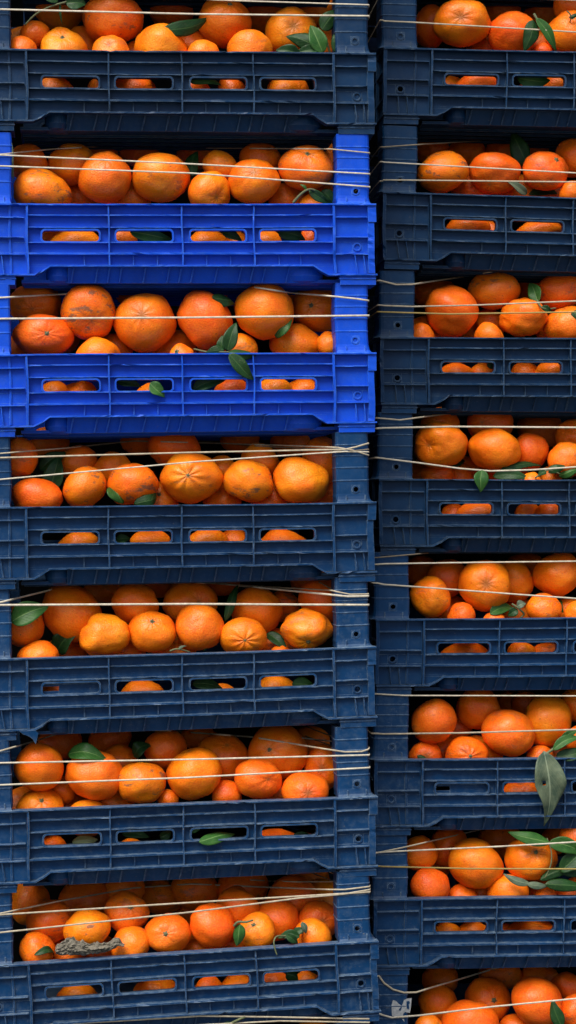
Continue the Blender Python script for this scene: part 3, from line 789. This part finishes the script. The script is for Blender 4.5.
def tube(pts, r, mat, name, parent=None, flat=1.0, n=8, org=None, up=Vector((0, 0, 1))):
    vs = []; fs = []
    for i, p in enumerate(pts):
        a = pts[max(0, i - 1)]; b = pts[min(len(pts) - 1, i + 1)]; t = (b - a).normalized()
        s_ = t.cross(up); 
        if s_.length < 1e-4: s_ = t.cross(Vector((1, 0, 0)))
        s_.normalize(); w = s_.cross(t)
        rr = r[i] if isinstance(r, list) else r
        for k in range(n):
            q = 2 * math.pi * k / n; vs.append(p + s_ * (math.cos(q) * rr * flat) + w * (math.sin(q) * rr))
    for i in range(len(pts) - 1):
        for k in range(n):
            k2 = (k + 1) % n; fs.append((i * n + k, i * n + k2, (i + 1) * n + k2, (i + 1) * n + k))
    fs.append(tuple(range(n))[::-1]); fs.append(tuple((len(pts) - 1) * n + k for k in range(n)))
    org = org if org is not None else pts[0].copy()
    me = bpy.data.meshes.new(name); me.from_pydata([tuple(v - org) for v in vs], [], fs)
    me.polygons.foreach_set('use_smooth', [True] * len(me.polygons))
    o = link(name, me, mat); o.location = org
    if parent is not None: o.parent = parent; o.location = org - parent.location
    return o

def smooth_pts(pts, n=6):
    out = []
    for i in range(len(pts) - 1):
        p0 = pts[max(0, i - 1)]; p1 = pts[i]; p2 = pts[i + 1]; p3 = pts[min(len(pts) - 1, i + 2)]
        for k in range(n):
            t = k / n
            out.append(.5 * ((2 * p1) + (p2 - p0) * t + (2 * p0 - 5 * p1 + 4 * p2 - p3) * t * t + (3 * p1 - p0 - 3 * p2 + p3) * t ** 3))
    out.append(pts[-1]); return out

# loose leaves: (base x,y, tip x,y, width, depth|None, kind)
LEAVES = {
 ('L', 0): [(163,30,212,19,15,None,'d','dark green leaf lying between fruits near the middle'), (190,82,222,83,9,14,'m','green leaf in third hand slot')],
 ('L', 1): [(10,140,12,179,8,9,'p','pale narrow leaf beside left post'), (192,176,197,148,13,None,'d','dark leaf standing between fruits'),
            (130,232,172,240,13,14,'m','pale green leaf in second hand slot'), (278,233,306,239,13,15,'d','dark leaf in rightmost hand slot'), (222,232,243,240,10,15,'d','dark leaf in third hand slot'), (322,190,334,204,12,30,'d','dark leaf against right post')],
 ('L', 2): [(212,297,237,301,13,None,'d','small dark leaf stuck on reddish fruit'), (276,338,292,318,13,None,'m','green leaf between two right fruits'),
            (117,382,142,386,9,15,'d','dark leaf in second hand slot'), (150,383,166,396,13,3,'m','green leaf poking out of second hand slot'), (192,391,226,380,13,15,'d','dark leaf in third hand slot')],
 ('L', 3): [(50,492,58,455,20,50,'d','large dark leaf behind left fruits'), (40,470,66,452,15,60,'d','dark leaf at the back on the left'), (109,487,123,503,19,None,'m','round bright green leaf'),
            (134,504,159,493,12,None,'d','dark crinkled leaf on the rim'), (116,541,130,538,9,15,'d','dark leaf in second hand slot')],
 ('L', 4): [(11,622,48,606,22,18,'m','broad green leaf crossing the left fruits'), (57,652,74,634,19,None,'d','dark leaf standing between left fruits'), (225,621,237,582,9,None,'d','slender upright dark leaf'),
            (267,633,287,648,12,None,'d','dark leaf under the right fruits'), (203,651,219,645,4,None,'m','thin leaf edge on the rim'), (192,684,224,687,12,15,'d','dark leaf in third hand slot'), (292,684,315,686,13,15,'m','green leaf in rightmost hand slot')],
 ('L', 5): [(68,754,107,758,18,None,'m','bright green leaf lying on a reddish fruit'), (134,757,151,744,15,None,'d','dark leaf at the back'), (72,842,98,838,12,15,'y','yellowish leaf in leftmost hand slot'),
            (199,842,236,830,13,(-1,13),'m','green leaf poking from third hand slot'), (160,838,171,831,10,15,'d','dark leaf in second hand slot'), (190,831,200,829,7,8,'m','small leaf tip in third hand slot'), (122,834,150,838,9,16,'d','dark leaf lying in second hand slot'), (291,841,314,836,12,18,'d','dark leaf in rightmost hand slot')],
 ('L', 6): [(34,955,57,954,7,None,'d','dark leaf flat on the rim'), (286,974,299,980,12,16,'d','dark leaf in rightmost hand slot')],
 ('R', 0): [(517,78,551,82,16,15,'m','green leaf in second hand slot')],
 ('R', 1): [(527,166,512,131,19,55,'d','broad dark leaf standing behind fruits'), (527,194,510,180,9,None,'p','pale edged curved leaf'), (529,194,561,192,9,None,'d','dark leaf lying on the rim')],
 ('R', 2): [(538,303,529,281,13,None,'m','green leaf standing between fruits'), (575,310,580,325,12,None,'d','dark leaf at right edge'), (487,364,497,368,7,15,'d','leaf in leftmost hand slot')],
 ('R', 3): [(482,470,482,492,14,(0,-3),'m','small pale green leaf hanging over the rim'), (500,470,543,461,8,None,'d','long narrow dark leaf'), (493,476,530,477,11,None,'d','dark leaf lying low on the rim'),
            (452,468,466,460,9,None,'d','small dark leaf between yellowish fruits'), (559,476,580,468,10,None,'m','green leaf at right edge'), (548,472,572,477,9,None,'d','dark leaf under right fruit')],
 ('R', 4): [(490,614,516,606,13,None,'m','green leaf on the rim'), (560,600,563,613,5,None,'m','thin green leaf between right fruits')],
 ('R', 5): [(544,751,549,828,29,-5,'p','big greyish hanging leaf with a hole'), (417,756,428,759,5,None,'d','small leaf bit on the rim')],
}
LH = {'h'}
for key, lst in LEAVES.items():
    cname = (LN if key[0] == 'L' else RN)[key[1]]
    for sp in lst:
        o, _ = add_leaf(key, sp[:7] + (('h',) if 'hole' in sp[7] else ()))
        tag(o, f'{sp[7]}, {cname}', 'leaf', 'loose leaves among the oranges')

# sprigs: twig points + leaves
SPRIGS = [
 (('L', 0), 'leafy sprig hanging from the top over the left fruits, top navy crate', [(84,-4,20),(66,2,14),(52,6,14),(36,14,18),(25,25,22)], 1.1, [(66,3,86,3,17,12,'d'), (58,2,40,-8,10,14,'d'), (60,2,62,24,2.2,16,'d')]),
 (('L', 0), 'cluster of dark leaves at the right end, top navy crate of left stack', [(330,54,26),(326,40,22),(318,28,24)], 1.2,
   [(300,54,276,49,12,10,'d'), (322,52,287,34,17,12,'d'), (323,53,311,24,17,9,'m'), (336,53,340,23,15,11,'d'), (322,30,338,10,16,16,'d'), (318,50,296,52,10,8,'d')]),
 (('L', 2), 'sprig of five dark leaves drooping over the rim, lower bright blue crate', [(194,349,22),(208,352,12),(222,352,6),(229,352,4)], .9,
   [(227,351,236,322,14,9,'d'), (228,352,257,355,11,3,'d'), (229,354,254,380,14,-3,'d'), (224,350,206,353,9,7,'d'), (222,352,222,335,9,12,'d')]),
 (('L', 1), 'green forked stem under the rightmost fruit, upper bright blue crate', [(293,203,14),(300,195,12),(307,190,12),(314,190,14),(322,196,16)], 1.4, [(309,190,330,204,9,16,'d'), (307,190,300,184,3,14,'m')]),
 (('L', 6), 'short stalk with one green leaf beside the yellow fruit, seventh left crate', [(234,926,8),(238,922,6),(246,922,5),(253,920,6)], 1.3, [(240,924,237,947,12,6,'m')]),
 (('L', 6), 'withered sprig dangling a pale stalk over the rim, seventh left crate', [(304,932,20),(290,936,10),(278,936,4),(274,941,-1),(275,949,-2),(277,955,-2)], 1.0, [(300,936,278,937,9,8,'d'), (303,928,292,940,8,12,'d'), (286,935,298,944,8,6,'d'), (302,922,306,934,6,12,'p')]),
 (('L', 7), 'bent green stalk lying across the lowest crate of left stack', [(226,1026,6),(234,1022,2),(240,1019,0),(245,1017,2)], 1.5, [(232,1023,220,1028,6,6,'d')]),
 (('R', 0), 'sprig with two upright leaves between right fruits, top crate of right stack', [(534,14,8),(537,19,6),(541,26,8),(545,34,10)], 1.4, [(533,20,524,50,15,6,'d'), (536,18,556,51,10,3,'m')]),
 (('R', 0), 'curved stem on the rightmost fruit, top crate of right stack', [(567,11,8),(570,14,7),(571,18,8),(570,22,14)], .8, [(569,18,580,12,4,9,'d')]),
 (('R', 2), 'short twig on the yellow fruit, third crate of right stack', [(537,300,14),(541,307,9),(547,309,10),(556,308,14)], 1.1, [(541,307,552,313,6,10,'d')]),
 (('R', 3), 'small dark leafy twig at right, fourth crate of right stack', [(535,478,12),(548,470,10),(560,474,10)], .9, [(548,470,566,466,9,10,'d'), (546,471,538,476,7,10,'d')]),
 (('R', 4), 'brown dried calyx twig beside the dimpled fruit, fifth crate of right stack', [(512,604,14),(518,608,12),(524,614,14),(520,618,16)], 1.2, [(517,607,526,603,8,13,'p'), (518,610,508,616,9,13,'d')]),
 (('R', 5), 'leafy twig rising from the rim to the right edge, sixth right crate', [(546,754,4),(556,747,4),(566,738,6),(580,728,10)], 1.6, [(553,750,582,736,10,2,'m'), (556,756,590,748,13,7,'d'), (560,742,580,730,7,6,'m')]),
 (('R', 6), 'large leafy twig hiding the right fruits, seventh crate of right stack', [(545,878,4),(551,864,3),(551,850,4),(547,838,8)], .8,
   [(550,843,509,833,13,5,'m'), (548,843,586,855,15,8,'m'), (560,872,590,842,17,10,'d'), (545,884,590,886,12,2,'d'), (530,884,504,874,8,3,'p'), (527,884,549,886,7,2,'p'), (560,870,592,876,14,14,'d'), (540,880,580,868,10,14,'d')]),
 (('R', 7), 'dark leaf on a stub at the bottom right, lowest right crate', [(566,1030,8),(560,1024,5),(557,1018,5)], 1.2, [(562,1028,551,1001,13,4,'d')]),
 (('L', 4), 'tiny twig bits on the rim under the middle fruits, fifth left crate', [(170,651,10),(176,649,8),(183,650,9),(190,652,12)], .9, [(178,650,186,645,3,8,'p')]),
]
for key, lab, tw, r, lv in SPRIGS:
    pts = [unproj(key, *p) for p in tw]
    rt = empty('leafy_sprig', Matrix.Translation(pts[0])); tag(rt, lab, 'sprig')
    sp = smooth_pts(pts, 5)
    tube(sp, [r * U * (1.1 - .4 * i / len(sp)) for i in range(len(sp))], M_TWIG, 'twig', rt, n=6)
    for l_ in lv: add_leaf(key, l_, rt)

# dried crumpled leaf on the rim of the seventh crate
def dried():
    key = ('L', 6); P0 = unproj(key, 56, 951, 7); P1 = unproj(key, 124, 947, 8)
    ax = (P1 - P0); Ln = ax.length; ax.normalize(); up = Vector((0, 0, 1)); f = Vector((0, -1, 0))
    vs = []; fs = []; nv, nu = 60, 18
    for j in range(nv + 1):
        v = j / nv
        w = U * (6.0 * (math.sin(math.pi * min(1, v * 1.02 + .02)) ** .35) + 2.0 * mnoise.noise(Vector((v * 9, 0, 3))))
        if v > .55: w *= .78
        w *= 1 + .7 * math.exp(-((v - .17) / .14) ** 2) + .55 * math.exp(-((v - .9) / .09) ** 2); zc = 3.6 * U * math.exp(-((v - .2) / .13) ** 2) + 4.6 * U * math.exp(-((v - .9) / .10) ** 2)
        for i in range(nu + 1):
            u = i / nu * 2 - 1
            q = Vector((v * 9, u * 2.2, 0))
            h = 3.8 * U * mnoise.noise(q * 1.1) + 2.2 * U * mnoise.noise(q * 2.7) + 1.0 * U * mnoise.noise(q * 6)
            spike = U * 3 * max(0, mnoise.noise(Vector((v * 22, 7, 1)))) * (u > .6)
            vs.append(P0 + ax * (Ln * v + 1.5 * U * mnoise.noise(q * 3 + Vector((5, 5, 5)))) + up * (u * w + zc + spike) + f * (h + 3 * U - 5 * U * u * u))
    for j in range(nv):
        for i in range(nu): a = j * (nu + 1) + i; fs.append((a, a + 1, a + nu + 2, a + nu + 1))
    me = bpy.data.meshes.new('dried_leaf'); me.from_pydata([tuple(v - P0) for v in vs], [], fs)
    o = link('dried_leaf', me, M_DRY); o.location = P0
    so = o.modifiers.new('thickness', 'SOLIDIFY'); so.thickness = .0008
    tag(o, 'crumpled grey-brown dried leaf lying on the rim of seventh crate of left stack', 'dried leaf')
dried()

# torn sticker on the last right post
def sticker():
    key = ('R', 7); par = CR[key]; Mi = MATS[key].inverted()
    def piece(name, outline, dy, mat, parent):
        n = len(outline); a = [Mi @ unproj(key, x, y, dy) for x, y in outline]; b = [Mi @ unproj(key, x, y, dy + .5) for x, y in outline]
        me = bpy.data.meshes.new(name)
        me.from_pydata([tuple(v) for v in a + b], [], [tuple(range(n)), tuple(range(2 * n - 1, n - 1, -1))] + [(i, (i + 1) % n, (i + 1) % n + n, i + n) for i in range(n)])
        return link(name, me, mat, parent)
    s_ = piece('sticker', [(392,1016),(391.5,1005),(393,1000),(396,1001),(399,1004),(402,1006),(404,1000),(407,998.6),(411.6,998),(411.2,1004),(410.6,1009),(409.8,1013),(405,1012),(403,1014),(404,1019),(404.6,1022),(401,1018)], 3.1, M_STICK, par)
    s_['label'] = 'torn white paper sticker'
    piece('printed_mark', [(406.6,1008.4),(406.4,1001.4),(409.4,1000.8),(410,1003),(408.7,1004.5),(409.4,1007.2),(408.8,1009.4)], 2.5, M_NAVY, s_)
    piece('printed_mark', [(398.6,1010),(401,1006.6),(402,1007.2),(400.4,1011)], 2.5, M_NAVY, s_)
sticker()

# ------------------------------------------------------------------ bands
# points: (px, py) at the front of the posts; an optional third value is the depth inside the crate. kind, half height in units, goes round left / right
BANDS = [
 ('L',0,[(-30,8),(7,9.5),(192,14),(371,16)],'w',1.25,1,1,'thick pale band across the fruit'), ('L',0,[(-30,-30),(100,-12),(215,0),(371,5)],'w',1.0,1,1,'upper band slanting to the right post'),
 ('L',1,[(-30,154.5),(0,155),(192,164),(371,174)],'w',1.1,1,1,'upper straight band'), ('L',1,[(-30,165.5),(0,166),(192,173.2),(371,187)],'w',1.1,1,1,'lower straight band'),
 ('L',1,[(-30,157,3),(4,154,3),(53,149,60),(130,145,140),(200,148,110),(330,149,30),(345,150.5,3),(371,153,2)],'c',.9,1,1,'curved band dipping behind the fruit'),
 ('L',2,[(-30,319),(0,318.8),(192,317.5),(371,315.5)],'w',1.35,1,1,'straight white band'),
 ('L',2,[(-30,299,3),(4,297.5,3),(67,294,60),(120,288,200)],'w',1.2,1,0,'short band running back from left post'), ('L',2,[(240,285,200),(292,293,60),(335,296.5,5),(358,299,2.4),(371,301,2.2)],'w',1.2,0,1,'short band running back from right post'),
 ('L',3,[(-30,459),(0,457.8),(192,452.5),(345,449.4),(356,447),(371,442.5)],'c',1.15,1,1,'band bending up at right post'), ('L',3,[(-30,482),(0,479.5),(192,462),(300,454.5),(345,451.5),(371,452)],'w',1.0,1,1,'band slanting up to the right'),
 ('L',3,[(-30,456,3),(0,453.5,3),(67,448,50),(133,441,150),(208,443,120),(300,446,40),(338,447.5,3),(352,450,1.6),(371,456,1.8)],'c',.95,1,1,'band crossing over at right post'),
 ('L',3,[(190,440,190),(255,446,90),(330,449.6,12),(345,451.8,3),(371,449,1.2)],'g',.8,0,1,'dull strand among the crossing bands'),
 ('L',4,[(-30,605.4),(0,605.1),(192,604),(371,605)],'w',1.45,1,1,'straight thick white band'), ('L',4,[(-30,608,3),(2,602,3),(50,590,60),(90,578,200)],'w',1.3,1,0,'band running back from left post'),
 ('L',4,[(160,580,190),(218,583.5,110),(333,595,8),(348,596.5,2.6),(371,596,2)],'w',1.4,0,1,'band slanting to right post'), ('L',4,[(200,582,200),(255,586,110),(332,590.5,28),(338,592,14),(350,594.4,2.8),(371,594,3)],'c',1.0,0,1,'thinner strand beside the slanting band'),
 ('L',4,[(300,570,200),(312,578,90),(333,590,60),(336,594,50)],'g',.8,0,0,'thin dull strand at the upper right'),
 ('L',5,[(-30,764),(0,763),(192,759.4),(371,755)],'w',1.2,1,1,'upper straight band'), ('L',5,[(-30,786),(0,785),(192,777.4),(371,767.6)],'w',1.2,1,1,'lower straight band'),
 ('L',5,[(-30,757,3),(0,751,3),(30,742.5,50),(60,733,200)],'c',1.1,1,0,'band running back from left post'), ('L',5,[(150,730,180),(185,732,150),(252,737,90),(325,749,6),(345,752,2.6),(362,751.5,2),(368,749.5,2),(371,746,2)],'c',1.15,0,1,'sagging band reaching right post'),
 ('L',5,[(300,724,200),(315,730,140),(334,737,60),(336,738,50)],'g',1.0,0,0,'upper dull strand in the right corner'), ('L',5,[(302,738,150),(315,739.5,110),(334,741.5,60),(337,742,50)],'c',1.0,0,0,'level strand in the right corner'), ('L',5,[(305,736,170),(318,741,110),(334,747,60),(337,748,50)],'g',1.0,0,0,'lower dull strand in the right corner'),
 ('L',6,[(-30,919),(4,914.5),(192,902.5),(371,892)],'c',1.2,1,1,'middle band'), ('L',6,[(-30,936),(0,932.6),(192,912),(300,898),(345,894),(371,889.5)],'c',1.2,1,1,'lowest band slanting up right'),
 ('L',6,[(-30,920,3),(0,913.5,3),(60,901,50),(133,888,150),(192,884,150),(260,887,100),(330,889.6,10),(345,889.6,2.5),(371,886.4,2)],'c',1.1,1,1,'band dipping behind the fruit'),
 ('L',6,[(250,880,200),(300,882,120),(333,881.6,60),(337,881.6,50)],'c',.9,0,0,'level strand in the right corner'), ('L',6,[(300,868,200),(315,874,120),(335,882,60)],'g',.9,0,0,'slanting strand in the right corner'), ('L',6,[(322,868,120),(328,871,90),(336,875,60)],'c',.9,0,0,'short pale strand in the right corner'),
 ('L',7,[(-30,1028),(200,1016,3),(272,1017,3),(371,1019)],'c',1.2,1,1,'upper band'), ('L',7,[(-30,1034),(180,1026),(280,1021),(371,1022.5)],'c',1.1,1,1,'lower band'),
 ('R',0,[(377,19),(384,21),(416,22.5),(560,31),(700,40)],'c',1.1,1,1,'yellowish band across the fruit'), ('R',0,[(377,-4),(520,-2),(600,1),(700,3)],'w',1.1,1,1,'upper white band'),
 ('R',1,[(377,146.6),(384,147,4),(412,145,4),(450,142.6,50),(500,140,140),(540,138,200)],'g',1.0,1,0,'dull band running back from left post'), ('R',1,[(377,161),(384,162.2),(576,173),(700,180)],'w',1.0,1,1,'upper band'), ('R',1,[(377,181.6),(383,180,3.4),(390,180),(576,182),(700,183)],'c',1.05,1,1,'lower band'),
 ('R',2,[(377,279.5),(384,281.5,4),(396,284.6,4),(412,284.4,4),(468,276,90),(520,266,200)],'c',1.2,1,0,'band sagging then running back'), ('R',2,[(377,304.6),(384,305.6),(412,306.6),(480,305),(576,301),(700,298)],'c',1.1,1,1,'cream band'), ('R',2,[(377,311.5),(384,312),(450,314),(576,312),(700,311)],'y',1.15,1,1,'yellow band'),
 ('R',3,[(377,417.6),(384,418.6,4),(400,420,4),(415,418,4),(470,411,90),(520,404,200)],'c',1.1,1,0,'band running back from left post'), ('R',3,[(377,428.6),(384,428),(450,426.6),(576,427.5),(700,428)],'w',1.3,1,1,'straight white band'), ('R',3,[(377,457),(384,458.5),(420,463),(460,468.5,3),(490,471,2),(530,470,2),(576,467),(700,462)],'w',1.2,1,1,'band sagging over the fruit'),
 ('R',4,[(377,564.4),(384,563.8),(480,562.4),(576,561.3),(700,560)],'w',1.1,1,1,'upper straight band'), ('R',4,[(377,583),(384,584.5),(440,588.5),(520,594.6),(576,598.5),(700,606)],'w',1.15,1,1,'band slanting down right'), ('R',4,[(377,557.5),(384,557,4),(412,554.5,4),(450,551,90),(490,548,200)],'g',.9,1,0,'dull strand running back'),
 ('R',5,[(377,694),(404,695.5),(576,696),(700,696)],'w',1.0,1,1,'upper white band'), ('R',5,[(377,733.5),(384,734),(460,733),(576,729.6),(700,727)],'c',1.25,1,1,'cream band'),
 ('R',6,[(377,852.6),(384,852),(412,850.6),(500,846.5),(576,842),(700,836)],'w',1.2,1,1,'white band'), ('R',6,[(377,866),(384,866.6),(470,868.6),(576,869),(700,868)],'y',1.1,1,1,'yellow band'), ('R',6,[(377,853,4),(386,851,4),(410,846,4),(470,832,90),(520,820,200)],'c',1.1,1,0,'band running back from left post'),
 ('R',7,[(379,976,4),(384,983,3.6),(393,989.5,3.4),(404,992.6,3.2),(416,992.4,3.4),(440,985,30),(490,970,120),(530,958,200)],'c',1.35,1,0,'loose band looping round left post'), ('R',7,[(377,1013),(384,1015.5,2.2),(392,1017.6,1.8),(420,1015.4),(490,1007),(576,998.6),(700,987)],'w',1.3,1,1,'white band slanting up right'),
]
for st, idx, pts, kd, hw, gl, gr, desc in BANDS:
    key = (st, idx); M = MATS[key]; Mi = M.inverted()
    # the fruit pushes a band forward only as far as the posts hold it: straight runs at the post face
    P = []
    full = []
    for a_, b_ in zip(pts[:-1], pts[1:]):
        da = a_[2] if len(a_) > 2 else 1.9; db = b_[2] if len(b_) > 2 else 1.9
        n_ = max(1, int(abs(b_[0] - a_[0]) / 7)) if max(da, db) > 4 else 1
        for i_ in range(n_): full.append(tuple(a_[k_] + (b_[k_] - a_[k_]) * i_ / n_ for k_ in (0, 1)) + (da + (db - da) * i_ / n_,))
    full.append((pts[-1][0], pts[-1][1], pts[-1][2] if len(pts[-1]) > 2 else 1.9))
    full = [(a_, b_, c_ if c_ <= 4 else max(3, min(c_, surf_depth(key, a_, b_, 999) - 1.5))) for a_, b_, c_ in full]
    for p in full:
        dep = p[2] if len(p) > 2 else 1.9
        if dep <= 4 or (dep <= 30 and ((st == 'L' and (p[0] >= 325 or p[0] <= 15)) or (st == 'R' and p[0] <= 425))): dep = min(dep, 1.7)
        q = Mi @ unproj(key, p[0], p[1], dep)
        P.append(q)
    def wrap(side, q, flip):
        x = (371.9 - 181) * U if side > 0 else (-28.2 - 181) * U
        z = q.z
        return [Vector((x - side * .6 * U, 2.6 * U, z)), Vector((x, 6 * U, z)), Vector((x, 60 * U, z + .3 * U)), Vector((x, 140 * U, z)), Vector((x, (DEP - 8) * U, z)), Vector((x - side * 4 * U, (DEP - 2.4) * U, z)), Vector((x - side * 30 * U, (DEP - 2.2) * U, z))]
    if st == 'L' or not gr: pass
    xl, xr = (-25 - 181) * U, (370.6 - 181) * U
    front = [q for q in P]
    if gl: # trim to the left post edge
        front = [q for q in front if q.x > xl]
        front.insert(0, Vector((xl, 2.6 * U, front[0].z + (P[0].z - front[0].z) * .5)))
    if gr:
        fr2 = [q for q in front if q.x < xr]
        if len(fr2) < len(front):
            a = fr2[-1]; b = front[len(fr2)]; t = (xr - a.x) / max(1e-6, b.x - a.x); fr2.append(a.lerp(b, t))
        front = fr2
    dense = []
    rnd = random.Random(int(pts[0][1] * 10) + idx)
    for a, b in zip(front[:-1], front[1:]):
        n = max(1, int((b - a).length / (10 * U)))
        dense += [a.lerp(b, i / n) + Vector((0, 0, rnd.uniform(-.04, .04) * U if i else 0)) for i in range(n)]
    dense.append(front[-1])
    path = dense
    if gl: path = wrap(-1, front[0], 1)[::-1] + path
    if gr: path = path + wrap(1, front[-1], 0)
    W = [M @ p for p in path]
    o = tube(W, hw * U * .74, M_BAND[kd], 'tie_band', flat=.45, n=8)
    cname = (LN if st == 'L' else RN)[idx]
    tag(o, f'{desc}, {cname}', 'band', 'bands tied round the crates')

# ------------------------------------------------------------------ setting
def sheet(name, x0, x1, y0, y1, z0, z1, mat):
    me = bpy.data.meshes.new(name)
    vs = [(x, y, z) for z in (z0, z1) for y in (y0, y1) for x in (x0, x1)]
    me.from_pydata(vs, [], [(0, 1, 3, 2), (4, 6, 7, 5), (0, 4, 5, 1), (2, 3, 7, 6), (0, 2, 6, 4), (1, 5, 7, 3)])
    return link(name, me, mat)
zl = (MATS['L', 7] @ Vector((0, 0, -81 * U))).z - .012
zr = (MATS['R', 7] @ Vector((0, 0, -81 * U))).z - .012
zg = min(zl, zr) - .02
g_ = sheet('ground', -60, 60, -60, 60, zg - .1, zg, M_GROUND); tag(g_, kind='structure')
for q in ((-1.3, 1.9, .72, .84, zg, 1.25), (-.66, -.58, .03, .718, zg, 1.25), (.88, .95, .24, .718, zg, 1.25)):  # unseen panels added behind and beside the stacks to keep light out
    w_ = sheet('shade_panel', *q, M_SHADE); tag(w_, kind='structure')
w_ = sheet('shade_cover', -.66, .95, .06, .84, 1.254, 1.30, M_SHADE); tag(w_, kind='structure')  # unseen cover added over the stacks to stop light from above

# ------------------------------------------------------------------ light, world, camera
SUN_EL, SUN_AZ = math.radians(56), math.radians(-26)      # azimuth: to the right of the camera's back
w = bpy.data.worlds.new('World'); S.world = w; w.use_nodes = True
nt = w.node_tree; bg = nt.nodes['Background']
sky = nt.nodes.new('ShaderNodeTexSky'); sky.sky_type = 'NISHITA'; sky.sun_disc = False
sky.sun_elevation = SUN_EL; sky.sun_rotation = math.pi - SUN_AZ
sky.dust_density = 3.0; sky.air_density = .8
nt.links.new(sky.outputs[0], bg.inputs[0]); bg.inputs[1].default_value = .10
sl = bpy.data.lights.new('sun', 'SUN'); sl.energy = 3.0; sl.angle = math.radians(38); sl.color = (1, .95, .88)
so = bpy.data.objects.new('sun', sl); COL.objects.link(so)
d = Vector((math.sin(SUN_AZ) * math.cos(SUN_EL), -math.cos(SUN_AZ) * math.cos(SUN_EL), math.sin(SUN_EL)))
so.rotation_euler = (-d).to_track_quat('-Z', 'Y').to_euler(); so.location = d * 6

cam = bpy.data.cameras.new('camera'); co = bpy.data.objects.new('camera', cam); COL.objects.link(co)
co.location = CAM; co.rotation_euler = (math.pi / 2, 0, 0)
cam.sensor_fit = 'VERTICAL'; cam.sensor_height = 24; cam.lens = 12 / (512 * K); cam.clip_end = 500
S.camera = co
S.view_settings.view_transform = 'Standard'; S.view_settings.look = 'None'; S.view_settings.gamma = 1
S.view_settings.exposure = 0.72
